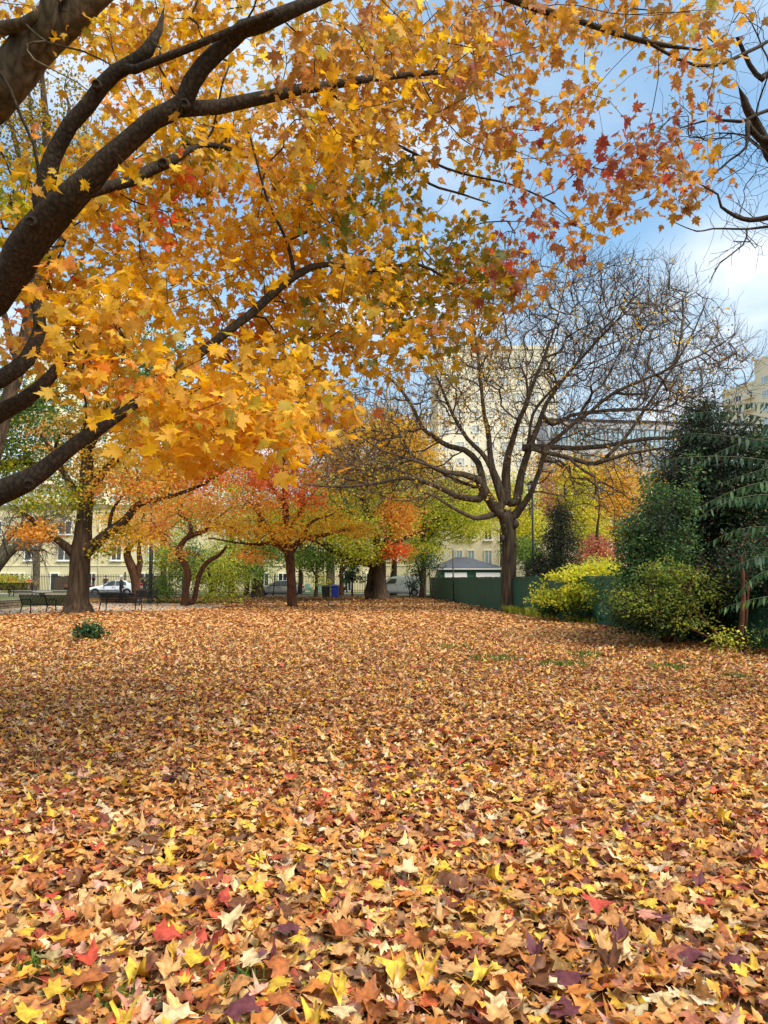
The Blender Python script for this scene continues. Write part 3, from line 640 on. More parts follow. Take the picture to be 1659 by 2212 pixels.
m = MB(); q = org + a * l + a * 8 - n * 10; m.box((q.x, q.y, 29), (16, 20, 58), math.atan2(a.y, a.x)); wg = m.build('wing', M['cream2'], t1)
for j in range(11):
    for i in range(2): window(t1, org + n * .02, a, n, l + 4 + i * 7, 15 + j * 3.6, 3.4, 2.0, .16, 3, 'skyglass', 'white')
t2, *_ = tower('very tall pale tower block standing behind the bare tree', (gx(948, 150), 150), (gx(1212, 150), 150), 22, 49, 'cream2', 8, 12, 3.4, 1.7, 1.7, 'paleglass', 7.5)
t3, *_ = tower('cream high rise glimpsed between limbs of the golden maple', (gx(40, 130), 130), (gx(262, 134), 134), 20, 55, 'cream2', 6, 15, 3.3, 1.8, 1.9, 'skyglass', 5.4, balcony=(1, 4))
st, *_ = block('stair_tower', 'lower stepped cream block beside the tall pale tower', (gx(1215, 152), 152), (gx(1290, 152), 152), 14, 29.5, 'cream2', cat='building')

# garage with the dark hipped roof
M['fgreen'] = plain('dark_green_paint', L(40, 90, 68), .6, noise=.16, scale=1.3, bump=.1)
M['fgreen2'] = plain('garage_green_paint', L(32, 84, 60), .6, noise=.1, scale=1)
GY = 59.4
gr = empty('garage', (gx(1000, GY), GY, 0), 'small green garage with dark hipped shingle roof and white eaves behind the fence', 'garage'); GX = gr.location.x; ga, gb = gx(942, GY), gx(1088, GY); gm = (ga + gb) / 2 - GX; gw = gb - ga
ez, az = wz(1228, GY), wz(1206, GY + 2.2)
m = MB(); m.box((gm + .1, 2.4, (ez - .1) / 2), (gw - .5, 4.4, ez - .1)); m.build('wall', M['fgreen2'], gr)
m = MB(); m.box((gm, 2.4, ez), (gw, 5.0, .17)); m.build('eaves', M['white'], gr)
m = MB(); e = ez + .09; hw = gw / 2 + .06
m.add([(gm - hw, -.16, e), (gm + hw, -.16, e), (gm + hw, 4.96, e), (gm - hw, 4.96, e), (gm - .9, 2.4, az + .1), (gm + .1, 2.4, az + .1)], [(0, 1, 5, 4), (1, 2, 5), (2, 3, 4, 5), (3, 0, 4), (3, 2, 1, 0)]); m.build('roof', M['roofdark'], gr)
for x0, x1 in ((961, 1009), (1029, 1081)):
    u0, u1 = gx(x0, GY) - GX, gx(x1, GY) - GX; f = MB(); zt, zb_ = wz(1237, GY), 1.1
    f.box(((u0 + u1) / 2, .16, (zt + zb_) / 2), (u1 - u0 + .16, .06, zt - zb_ + .16)); fo = f.build('window', M['fgreen'], gr)
    g = MB(); g.box(((u0 + u1) / 2, .12, (zt + zb_) / 2), (u1 - u0, .04, zt - zb_)); g.build('pane', M['white'], fo)
# green board fence down the right side
fe = empty('board_fence', (FENCE[0][0], FENCE[0][1], 0), 'long dark green wooden board fence running down the edge of the park', 'fence')
FO = Vector(fe.location)
def along_fence(step):
    pts = [Vector((x, y, 0)) for x, y in FENCE]; out = []
    for p, q in zip(pts[:-1], pts[1:]):
        d = q - p; k = int(d.length / step)
        for i in range(k): out.append((p + d * (i / k), p + d * ((i + 1) / k)))
    return out
segs = along_fence(1.22); FH = 1.62
for i, (p, q) in enumerate(segs):
    d = q - p; rz = math.atan2(d.y, d.x); c = (p + q) / 2 - FO; out = Vector((-math.cos(rz + math.pi / 2), -math.sin(rz + math.pi / 2), 0)) * (1 if math.sin(rz) < 0 else -1)
    hv = FH + .012 * math.sin(i * 2.2)
    pn = MB(); pn.box((c.x, c.y, hv / 2), (d.length - .025, .04, hv), rz); pan = pn.build('panel', M['fgreen'], fe)
    for k in range(7):
        bq = p + d * ((k + .5) / 7) - FO; w_ = d.length / 7 - .018; b = MB(); b.box((bq.x - .032, bq.y - .006, hv / 2 - .03 + .01 * (k % 2)), (w_, .02, hv - .12), rz); b.build('board', M['fgreen'], pan)
    b = MB(); b.box((c.x, c.y, hv + .03), (d.length - .01, .11, .05), rz); b.build('cap_rail', M['fgreen'], fe)
    ps = p - FO; b = MB(); b.box((ps.x + .07, ps.y, .84), (.09, .09, 1.68), rz); b.build('post', M['fgreen'], fe)
# iron railing before the row house
ir = empty('iron_railing', (gx(-240, 77), 77, .12), 'black iron railing with upright bars in front of the cream row house', 'fence'); x0, x1 = gx(-240, 77), gx(925, 77)
bars = MB(); x = 0
while x < x1 - x0:
    bars.box((x, 0, .95), (.035, .035, 1.9)); x += .17
ob = bars.build('bar', M['darkmetal'], ir); ob['kind'] = 'stuff'
for z in (.25, 1.65): m = MB(); m.box(((x1 - x0) / 2, .04, z), (x1 - x0, .03, .05)); m.build('rail', M['darkmetal'], ir)
k = 0; x = 1.5
while x < x1 - x0: m = MB(); m.box((x, -.04, 1.02), (.13, .12, 2.08)); m.box((x, -.04, 2.09), (.18, .17, .05)); m.build('post', M['darkmetal'], ir); x += 4.6
M['oldwood'] = plain('weathered_wood', L(88, 70, 50), .9, noise=.25, scale=4)
wf = empty('privacy_fence', (gx(118, 80), 80, 0), 'brown wooden privacy fence between two front doors behind the railing', 'fence')
for i in range(16): m = MB(); m.box((.1 + i * .165, 0, .98 + .04 * math.sin(i)), (.15, .04, 1.75)); m.build('plank', M['oldwood'], wf)
m = MB(); m.box((1.35, .05, 1.4), (2.7, .06, .1)); m.build('rail', M['oldwood'], wf)
wf2 = empty('privacy_fence', (gx(322, 80), 80, 0), 'short dark wooden fence behind the standing man and white car', 'fence')
for i in range(9): m = MB(); m.box((.1 + i * .165, 0, 1.0), (.15, .04, 1.75)); m.build('plank', M['oldwood'], wf2)

# ---------------------------------------------------------------- vehicles
M['carwhite'] = plain('white_car_paint', L(244, 245, 246), .3, noise=.02, coat=.6)
M['carsilver'] = plain('silver_car_paint', L(170, 172, 174), .28, metal=.55, noise=.03, coat=.6)
M['tyre'] = plain('tyre_rubber', L(26, 26, 28), .85); M['rim'] = plain('alloy_rim', L(176, 178, 180), .35, metal=.7)
M['tail'] = plain('red_lens', L(170, 30, 34), .2, noise=.05); M['lamp'] = plain('clear_lens', L(210, 214, 220), .1, noise=.05)
M['trim'] = plain('black_trim', L(30, 30, 32), .5); M['carglass'] = plain('car_glass', L(58, 70, 76), .08, noise=.3, scale=1.2, spec=1)
def car(name, label, cat, loc, rz, paint, st, glass, wheels, wr, hw, van=False):
    """st: stations (x, sill z, belt z, roof z, half width belt, half width roof) from nose to tail"""
    o = empty(name, loc, label, cat, rz=rz)
    V = []; Fq = []; n = 14
    for (x, zs, zb, zr, wb, wr_) in st:
        ring = [(-wb * .92, zs), (-wb, zs + .12), (-wb * 1.0, (zs + zb) / 2), (-wb * .97, zb), (-wr_ * 1.02, zb + (zr - zb) * .55), (-wr_ * .93, zr - (zr - zb) * .08 - .01), (-wr_ * .6, zr)]
        ring += [(-y, z) for y, z in reversed(ring)]
        V += [(x, y, z) for y, z in ring]
    m_ = len(st)
    fs = [(i * n + k, i * n + (k + 1) % n, (i + 1) * n + (k + 1) % n, (i + 1) * n + k) for i in range(m_ - 1) for k in range(n)]
    fs += [tuple(range(n))[::-1], tuple((m_ - 1) * n + k for k in range(n))]
    mb = MB(); mb.add(V, fs, True); body = mb.build('body', M[paint], o); sub = body.modifiers.new('smooth', 'SUBSURF'); sub.levels = 1; sub.render_levels = 1
    for quad in glass['side']:
        for s in (-1, 1):
            g = MB(); vs = [(x, s * (hw * k + .012), z) for x, z, k in quad]; vs2 = [(x, y - s * .02, z) for x, y, z in vs]; nn = len(vs)
            g.add(vs + vs2, [tuple(range(nn)), tuple(range(nn, 2 * nn))[::-1]] + [(i, (i + 1) % nn, nn + (i + 1) % nn, nn + i) for i in range(nn)]); g.build('side_window', M['carglass'], o)
    for nm, q in (('windscreen', glass['front']), ('rear_window', glass.get('rear'))):
        if q is None: continue
        (xa, za, ya), (xb, zb, yb) = q; g = MB(); d = Vector((za - zb, 0, xb - xa)).normalized(); d = d if d.z > 0 else -d
        vs = [Vector((xa, -ya, za)), Vector((xa, ya, za)), Vector((xb, yb, zb)), Vector((xb, -yb, zb))]; g.add([v + d * .03 for v in vs] + vs, [(0, 1, 2, 3), (7, 6, 5, 4), (0, 4, 5, 1), (1, 5, 6, 2), (2, 6, 7, 3), (3, 7, 4, 0)]); g.build(nm, M['carglass'], o)
    for wx in wheels:
        for s in (-1, 1):
            t = MB(); y = s * (hw - .10)
            prof = [(wr * .62, -.11), (wr * .94, -.11), (wr, -.07), (wr, .07), (wr * .94, .11), (wr * .62, .11)]
            vs = [(wx + r * math.cos(a_ * math.pi / 12), y + w_, wr + r * math.sin(a_ * math.pi / 12)) for r, w_ in prof for a_ in range(24)]
            t.add(vs, [(i * 24 + k, i * 24 + (k + 1) % 24, ((i + 1) % 6) * 24 + (k + 1) % 24, ((i + 1) % 6) * 24 + k) for i in range(6) for k in range(24)], True); w = t.build('wheel', M['tyre'], o)
            r = MB()
            for k in range(6): ang = k * math.pi / 3; r.box((wx + math.cos(ang) * wr * .3, y + s * .10, wr + math.sin(ang) * wr * .3), (wr * .6, .03, .075), ry=-ang)
            r.tube([(wx, y + s * .08, wr), (wx, y + s * .12, wr)], wr * .16, 12); vs = [(wx + q_ * math.cos(a_ * math.pi / 12), y + s * o_, wr + q_ * math.sin(a_ * math.pi / 12)) for q_, o_ in ((wr * .56, .085), (wr * .64, .115)) for a_ in range(24)]
            r.add(vs, [(k, (k + 1) % 24, 24 + (k + 1) % 24, 24 + k) for k in range(24)], True); r.build('rim', M['rim'], w)
            b = MB(); vs = [(wx + q_ * math.cos(a_ * math.pi / 12), s * (hw + .004 + (.008 if q_ > wr * 1.1 else 0)), wr + q_ * math.sin(a_ * math.pi / 12)) for q_ in (wr * .55, wr * 1.14) for a_ in range(-1, 14)]
            b.add(vs, [(k, k + 1, 16 + k, 15 + k) for k in range(14)]); b.build('wheel_arch', M['trim'], o)
    return o
sed_st = [(-2.40, .42, .60, .63, .62, .40), (-2.34, .26, .66, .72, .82, .55), (-2.0, .22, .74, .82, .90, .66), (-1.2, .20, .88, .95, .92, .72), (-.95, .2, .92, .98, .92, .74), (-.35, .2, .93, 1.30, .92, .66), (.15, .2, .94, 1.43, .92, .64), (.8, .2, .95, 1.45, .92, .62), (1.35, .2, .98, 1.33, .92, .62), (1.9, .21, 1.0, 1.08, .90, .68), (2.3, .28, .94, 1.02, .84, .62), (2.44, .42, .78, .84, .70, .50)]
sed_gl = dict(side=[[(-.72, .97, .99), (-.02, .98, .99), (.30, 1.0, .985), (.30, 1.36, .78), (.02, 1.36, .79), (-.28, 1.22, .84)], [(.36, 1.0, .985), (1.32, 1.02, .98), (1.22, 1.26, .82), (.9, 1.36, .77), (.36, 1.37, .77)]], front=((-.93, .97, .64), (-.02, 1.36, .56)), rear=((1.95, 1.08, .60), (1.28, 1.35, .54)))
def details(o, hw, doors, handle, tail, head, mirror):
    for x in doors:
        for s in (-1, 1): m = MB(); m.box((x, s * (hw + .002), .62), (.012, .01, .62)); m.build('door_seam', M['trim'], o)
    for x, z in handle:
        for s in (-1, 1): m = MB(); m.box((x, s * (hw + .015), z), (.17, .03, .035)); m.build('door_handle', M['trim'], o)
    for s in (-1, 1):
        x, y, z, dx_, dz_ = tail; m = MB(); m.box((x, s * y, z), (dx_, .12, dz_)); m.build('tail_light', M['tail'], o, .02)
        x, y, z, dx_, dz_ = head; m = MB(); m.box((x, s * y, z), (dx_, .12, dz_)); m.build('headlight', M['lamp'], o, .02)
        x, z = mirror; m = MB(); m.box((x, s * (hw + .08), z), (.12, .16, .12)); m.build('mirror', M['trim'], o, .02)
CY = 67.6
c1 = car('sedan_car', 'white sedan with alloy wheels parked before the iron railing', 'car', (gx(249, CY), CY, .006), 0, 'carwhite', sed_st, sed_gl, (-1.45, 1.40), .335, .92)
details(c1, .92, (-.66, .33, 1.3), ((.15, .80), (1.15, .82)), (2.26, .74, .84, .26, .13), (-2.2, .72, .66, .26, .13), (-.62, .98))
c2 = car('sedan_car', 'silver grey sedan with red tail light parked behind the maple trunk', 'car', (gx(602, CY), CY, .006), 0, 'carsilver', sed_st, sed_gl, (-1.45, 1.40), .335, .92)
details(c2, .92, (-.66, .33, 1.3), ((.15, .80), (1.15, .82)), (2.26, .76, .86, .32, .14), (-2.2, .72, .66, .26, .13), (-.62, .98))
van_st = [(-2.15, .45, .70, .74, .66, .45), (-2.08, .26, .82, .90, .80, .60), (-1.75, .22, .98, 1.06, .86, .68), (-1.45, .2, 1.06, 1.16, .87, .72), (-.85, .2, 1.10, 1.62, .87, .68), (-.55, .2, 1.12, 1.80, .87, .68), (.4, .2, 1.14, 1.86, .87, .70), (1.6, .2, 1.14, 1.86, .87, .70), (2.12, .22, 1.12, 1.80, .86, .68), (2.24, .34, 1.0, 1.66, .82, .62)]
van_gl = dict(side=[[(-1.25, 1.13, .99), (-.35, 1.13, .99), (-.22, 1.55, .85), (-.72, 1.58, .85)]], front=((-1.42, 1.17, .66), (-.72, 1.70, .58)), rear=None)
c3 = car('delivery_van', 'small white delivery van parked between the old tree and the green fence', 'van', (gx(862, CY + .6), CY + .6, .006), 0, 'carwhite', van_st, van_gl, (-1.35, 1.38), .32, .87)
details(c3, .87, (-1.32, -.15, 1.1), ((-.32, 1.0), (.1, 1.02)), (2.18, .78, 1.1, .10, .42), (-1.98, .74, .80, .22, .16), (-1.2, 1.15))

# ---------------------------------------------------------------- benches
def bench(label, loc, rz, length, kind='slat', group='black metal park benches'):
    o = empty('park_bench', loc, label, 'bench', group, rz)
    # faces -Y locally; back at +Y
    sec = [(-.27, .43), (-.24, .455), (-.05, .44), (.14, .43), (.20, .46), (.24, .56), (.29, .72), (.335, .86), (.36, .875)]
    if kind == 'slat':
        nS = int(length / .085)
        for i in range(nS + 1):
            x = -length / 2 + .05 + i * (length - .1) / nS; m = MB(); w = .03; th = .008
            vs = []; fs = []
            for (y, z) in sec: vs += [(x - w, y, z), (x + w, y, z), (x + w, y + .004, z - th), (x - w, y + .004, z - th)]
            for j in range(len(sec) - 1):
                for k in range(4): fs.append((j * 4 + k, j * 4 + (k + 1) % 4, (j + 1) * 4 + (k + 1) % 4, (j + 1) * 4 + k))
            m.add(vs, fs); m.build('slat', M['darkmetal'], o)
    else:
        m = MB(); vs = []; nx_ = int(length / .035)
        for i in range(nx_ + 1):
            x = -length / 2 + .05 + i * (length - .1) / nx_; m.tube([(x, y, z) for y, z in sec[::2]], .011, 3, False)
        for y, z in sec: m.tube([(-length / 2 + .05, y, z), (length / 2 - .05, y, z)], .011, 3, False)
        for k in range(9): z = .50 + k * .04; y = .20 + (z - .46) * .33; m.tube([(-length / 2 + .05, y, z), (length / 2 - .05, y, z)], .010, 3, False)
        g = m.build('mesh_seat', M['darkmetal'], o); g['kind'] = 'stuff'
    for y, z in ((sec[0][0], sec[0][1]), (.365, .87), (.19, .43)): m = MB(); m.tube([(-length / 2, y, z), (length / 2, y, z)], .018, 6); m.build('seat_rail', M['darkmetal'], o)
    xs_ = (-length / 2, length / 2) if length < 2.1 else (-length / 2, 0, length / 2)
    for x in xs_:
        m = MB(); m.tube([(x, -.25, .44), (x, -.29, .25), (x, -.27, .0)], .026, 6); m.build('leg', M['darkmetal'], o)
        m = MB(); m.tube([(x, .18, .43), (x, .23, .22), (x, .30, .0)], .026, 6); m.build('leg', M['darkmetal'], o)
        m = MB(); m.tube([(x, -.27, .43), (x, -.29, .58), (x, -.22, .66), (x, .05, .655), (x, .27, .66)], .024, 6); m.build('armrest', M['darkmetal'], o)
        m = MB(); m.tube([(x, -.26, .43), (x, .18, .42), (x, .24, .56), (x, .36, .87)], .018, 6); m.build('end_frame', M['darkmetal'], o)
    return o
bench('long slatted black bench behind the big left tree trunk', (gx(112, 32.4), 32.4, .012), R(157), 3.0)
bench('black mesh backed bench right of the big left trunk', (gx(262, 36.0), 36.0, .02), R(166), 1.95, 'mesh')
bench('black bench facing the path with the standing man behind it', (gx(232, 46), 46, .014), R(14), 2.3, 'mesh')
bench('black bench seen end on beside the lamp post', (gx(318, 43.8), 43.8, .014), R(196), 1.25, 'mesh')
bench('slatted black bench on the raised lawn at the far side', (gx(26, 47.5), 47.5, .45), R(180), 2.9)

# raised lawn with its stone wall
rb = empty('stone_wall', (-24, 35.2, 0), 'low dry stone retaining wall holding up the raised lawn', 'wall')
M['stone'] = plain('rough_stone', L(116, 100, 80), .95, noise=.35, scale=3, bump=.6)
def lay_stones(o, L_, rows, h):
    for r in range(rows):
        x = 0
        while x < L_:
            w_ = random.uniform(.28, .75); w_ = min(w_, L_ - x)
            m = MB(); m.box((x + w_ / 2, .12 + random.uniform(-.02, .02), (r + .5) * h), (w_ - .025, .26, h - .02), rz=random.gauss(0, .02), ry=random.gauss(0, .015)); m.build('stone', M['stone'], o, .02); x += w_
lay_stones(rb, 4.25, 3, .15)
m = MB(); m.box((2.1, .14, .47), (4.4, .36, .045)); m.build('coping', M['coping'], rb)
m = MB(); m.box((2.1, .2, .22), (4.2, .06, .44)); m.build('backing', M['soil'], rb)
rb2 = empty('stone_wall', (-19.78, 35.5, 0), 'short return of the retaining wall beside the path', 'wall', rz=R(90)); lay_stones(rb2, 5, 3, .15)
m = MB(); m.box((2.5, .14, .47), (5.2, .36, .045)); m.build('coping', M['coping'], rb2)
sheet('raised_lawn', [(-36, 35.5), (-19.95, 35.5), (-19.95, 49), (-36, 49)], .45, M['grass'], th=.44)
# chess table and planter wall
ct = empty('stone_table', (gx(92, 45.5), 45.5, .012), 'round stone picnic table on a single pedestal by the planter wall', 'table')
m = MB(); m.lathe([(.5, .70), (.56, .72), (.56, .78), (.54, .80), (0.01, .80)], 24); m.build('table_top', M['coping'], ct)
m = MB(); m.lathe([(.26, 0), (.22, .05), (.13, .12), (.12, .5), (.18, .66), (.30, .70)], 16); m.build('pedestal', M['coping'], ct)
pw = empty('planter_wall', (gx(105, 48.5), 48.5, 0), 'low grey concrete planter wall behind the stone table', 'wall')
m = MB(); m.box((0, .3, .38), (4.6, .6, .76)); m.build('wall', M['concrete'], pw, .02)
m = MB(); m.box((0, .28, .79), (4.72, .72, .07)); m.build('coping', M['coping'], pw, .01)
# pots
M['pot'] = plain('dark_pot', L(58, 44, 36), .8); M['terracotta'] = plain('terracotta', L(150, 84, 54), .8)
def pot(label, x, y, z, Y, r, h, mat='pot', plant='ygreen'):
    o = empty('flower_pot', (gx(x, Y), Y, z), label, 'flower pot', 'flower pots before the row house')
    m = MB(); m.lathe([(r * .7, 0), (r, h), (r * 1.08, h), (r * 1.08, h * 1.12), (r * .9, h * 1.12), (r * .85, h * .9)], 14); m.build('pot', M[mat], o)
    k = 60; P = rng.normal(0, 1, (k, 3)) * np.array([r * .6, r * .6, r * .4]) + np.array([0, 0, h * 1.2 + r * .3]); 
    ob = link('plant', leaves_mesh('plant', P, rng.normal(0, 1, (k, 3)), rng.normal(0, 1, (k, 3)), np.full(k, .09), colours(plant, k), T_D), o, M['green']); ob['kind'] = 'stuff'
for i, (x, z, Y, r, h, lab) in enumerate([(146, .13, 79, .3, .45, 'wide dark tub with pale flowers left of the door'), (160, .13, 79, .42, .42, 'wide black planter right of the brown privacy fence'), (198, .13, 79, .3, .6, 'tall dark pot beside the white door'),
        (166, 1.3, 77.4, .2, .25, 'small dark pot hung on the railing near the door'), (202, 1.35, 77.4, .2, .25, 'hanging pot on the railing left of the trunk'), (312, 1.2, 77.4, .24, .25, 'hanging basket on the railing above the white car'), (700, .13, 79, .3, .5, 'brown pot behind the blue recycling bin'), (740, .13, 79, .28, .5, 'round pot beside the small evergreen')]):
    pot(lab, x, 0, z, Y, r, h, plant='ygreen' if i % 2 else 'redbush')
# bins
M['binblue'] = plain('blue_plastic', L(36, 52, 140), .45, noise=.06); M['bindark'] = plain('black_green_plastic', L(34, 38, 28), .5, noise=.1)
def bin_(label, x, Y, mat, w=.62, h=1.06):
    o = empty('wheelie_bin', (gx(x, Y), Y, 0), label, 'bin'); m = MB(); a_, b_ = w / 2 * .82, w / 2
    m.add([(-a_, -a_, .06), (a_, -a_, .06), (a_, a_, .06), (-a_, a_, .06), (-b_, -b_, h - .1), (b_, -b_, h - .1), (b_, b_, h - .1), (-b_, b_, h - .1)], [(3, 2, 1, 0), (0, 1, 5, 4), (1, 2, 6, 5), (2, 3, 7, 6), (3, 0, 4, 7), (4, 5, 6, 7)]); m.build('body', M[mat], o, .03)
    m = MB(); m.add([(-b_ - .03, -b_ - .05, h - .09), (b_ + .03, -b_ - .05, h - .09), (b_ + .03, b_ + .05, h - .05), (-b_ - .03, b_ + .05, h - .05), (-b_, -b_, h - .03), (b_, -b_, h - .03), (b_, b_, h + .03), (-b_, b_, h + .03)], [(3, 2, 1, 0), (0, 1, 5, 4), (1, 2, 6, 5), (2, 3, 7, 6), (3, 0, 4, 7), (4, 5, 6, 7)]); m.build('lid', M[mat], o, .01)
    for s in (-1, 1): m = MB(); m.tube([(s * .26, .26, .12), (s * .30, .26, .12)], .12, 12); m.build('wheel', M['tyre'], o)
    m = MB(); m.tube([(-.22, b_ + .09, h - .1), (.22, b_ + .09, h - .1)], .018, 6); m.build('handle', M[mat], o)
    m = MB(); m.box((0, -b_ * .93 - .015, .62), (.26, .012, .2)); m.build('sticker', M['white' if False else mat], o)
bin_('blue recycling bin beside a darker bin under the trees', 724, 60.8, 'binblue'); bin_('dark green black bin left of the blue one', 704, 61.0, 'bindark', .66, 1.02)
# turquoise garden chairs
M['aqua'] = plain('turquoise_plastic', L(120, 188, 182), .5, noise=.05)
def garden_chair(label, x, rz):
    o = empty('garden_chair', (gx(x, 74.3), 74.3, .126), label, 'chair', 'turquoise garden chairs', rz)
    for i in range(5): m = MB(); m.box((-.24 + i * .12, .30, .62 - .01 * abs(i - 2)), (.10, .02, .72 - .05 * abs(i - 2)), rx=R(-18)); m.build('back_slat', M['aqua'], o)
    for i in range(4): m = MB(); m.box((0, -.24 + i * .13, .36 - i * .03), (.56, .11, .02)); m.build('seat_slat', M['aqua'], o)
    for s in (-1, 1):
        m = MB(); m.box((s * .34, -.02, .56), (.13, .66, .025)); m.build('armrest', M['aqua'], o)
        m = MB(); m.box((s * .31, -.28, .28), (.035, .09, .55)); m.build('leg', M['aqua'], o); m = MB(); m.box((s * .31, .26, .26), (.035, .09, .52), rx=R(12)); m.build('leg', M['aqua'], o)
garden_chair('turquoise garden chair right behind the silver car', 665, R(10)); garden_chair('second turquoise garden chair beside the sapling', 684, R(-30))
# posts, lamps, sign
def lamp_post(label, x, Y, htop, r, head=True):
    o = empty('lamp_post', (gx(x, Y), Y, 0), label, 'lamp post'); m = MB(); m.lathe([(r * 1.9, 0), (r * 1.9, .12), (r * 1.3, .3), (r * 1.05, .6), (r, 1.2), (r * .8, htop)], 14); m.build('pole', M['darkmetal'], o)
    m = MB(); m.lathe([(r * 1.3, 1.18), (r * 1.3, 1.26)], 14); m.build('collar', M['darkmetal'], o)
    if head:
        m = MB(); m.lathe([(.10, htop), (.20, htop + .08), (.24, htop + .30), (.20, htop + .46), (.10, htop + .5)], 14); m.build('globe', M['white'], o)
        m = MB(); m.lathe([(.26, htop + .48), (.16, htop + .58), (.03, htop + .66)], 14); m.build('lamp_cap', M['darkmetal'], o)
    return o
lamp_post('thick black lamp post beside the benches', 325, 46.8, wz(1075, 46.8), .12)
lamp_post('thin dark lamp pole rising behind the green fence right of the bare tree', 1153, 42, wz(1062, 42), .075)
lamp_post('slim dark pole in front of the garage roof', 979, 49.5, wz(1188, 49.5), .05, False)
sp_ = empty('leaning_post', (gx(590, 65), 65, 0), 'thin black post leaning in front of the silver car', 'post')
m = MB(); m.tube([(0, 0, 0), (.17, 0, 2.05)], .045, 8); m.build('post', M['darkmetal'], sp_); m = MB(); m.tube([(.16, 0, 1.98), (.174, 0, 2.1)], .06, 8); m.build('cap', M['darkmetal'], sp_)
M['signwhite'] = plain('sign_white', L(214, 212, 214), .5, noise=.03); M['signred'] = plain('sign_red', L(176, 50, 70), .5, noise=.03); M['signgrey'] = plain('sign_print', L(130, 132, 146), .6)
sg = empty('parking_sign', (gx(70, 63.5), 63.5, 0), 'white and red parking sign plates fixed beside the grey street tree', 'sign')
m = MB(); m.tube([(.42, .06, 0), (.42, .06, 3.3)], .035, 8); m.build('post', M['coping'], sg)
m = MB(); m.box((.25, 0, wz(1220, 63.5)), (.44, .02, .62)); pl = m.build('plate', M['signwhite'], sg)
for dz_, hh, mm in ((.17, .05, 'signgrey'), (.05, .03, 'signgrey')): m = MB(); m.box((.25, -.013, wz(1220, 63.5) + dz_), (.30, .004, hh)); m.build('print', M[mm], pl)
m = MB(); m.box((.25, 0, wz(1234, 63.5)), (.44, .02, .42)); pl = m.build('plate', M['signwhite'], sg)
for dz_, hh, mm in ((.15, .08, 'signred'), (.03, .06, 'signred'), (-.1, .03, 'signgrey')): m = MB(); m.box((.25, -.013, wz(1234, 63.5) + dz_), (.42, .004, hh)); m.build('print', M[mm], pl)

# ---------------------------------------------------------------- people and the squirrel
M['skin'] = plain('skin', L(196, 148, 120), .6, noise=.05); M['hairwhite'] = plain('pale_hair', L(206, 200, 190), .8); M['hairdark'] = plain('dark_hair', L(50, 38, 30), .8)
M['coatdark'] = plain('dark_coat', L(38, 44, 54), .85, noise=.15); M['coatblack'] = plain('black_jacket', L(36, 34, 36), .8, noise=.15); M['orange'] = plain('orange_jacket', L(206, 86, 50), .8); M['pale'] = plain('pale_trousers', L(196, 186, 170), .9)
M['jeans'] = plain('dark_jeans', L(44, 50, 64), .9); M['redhat'] = plain('red_hat', L(190, 50, 52), .8); M['brownj'] = plain('brown_jacket', L(70, 56, 50), .85)
def skin_mesh(name, J, E_, sub=2):
    """J: {joint: (x, y, z, radius)}, E_: edges; one continuous body surface"""
    names = list(J); me = bpy.data.meshes.new(name); me.from_pydata([J[k][:3] for k in names], [(names.index(a_), names.index(b_)) for a_, b_ in E_], [])
    ob = bpy.data.objects.new('tmp', me); C.objects.link(ob); md = ob.modifiers.new('s', 'SKIN'); md.use_smooth_shade = True
    for i, k in enumerate(names): r = J[k][3]; me.skin_vertices[0].data[i].radius = (r, r) if len(J[k]) < 5 else (r, J[k][4])
    me.skin_vertices[0].data[0].use_root = True
    s2 = ob.modifiers.new('d', 'SUBSURF'); s2.levels = sub; s2.render_levels = sub
    dg = bpy.context.evaluated_depsgraph_get(); out = bpy.data.meshes.new_from_object(ob.evaluated_get(dg)); out.name = name
    bpy.data.objects.remove(ob); return out
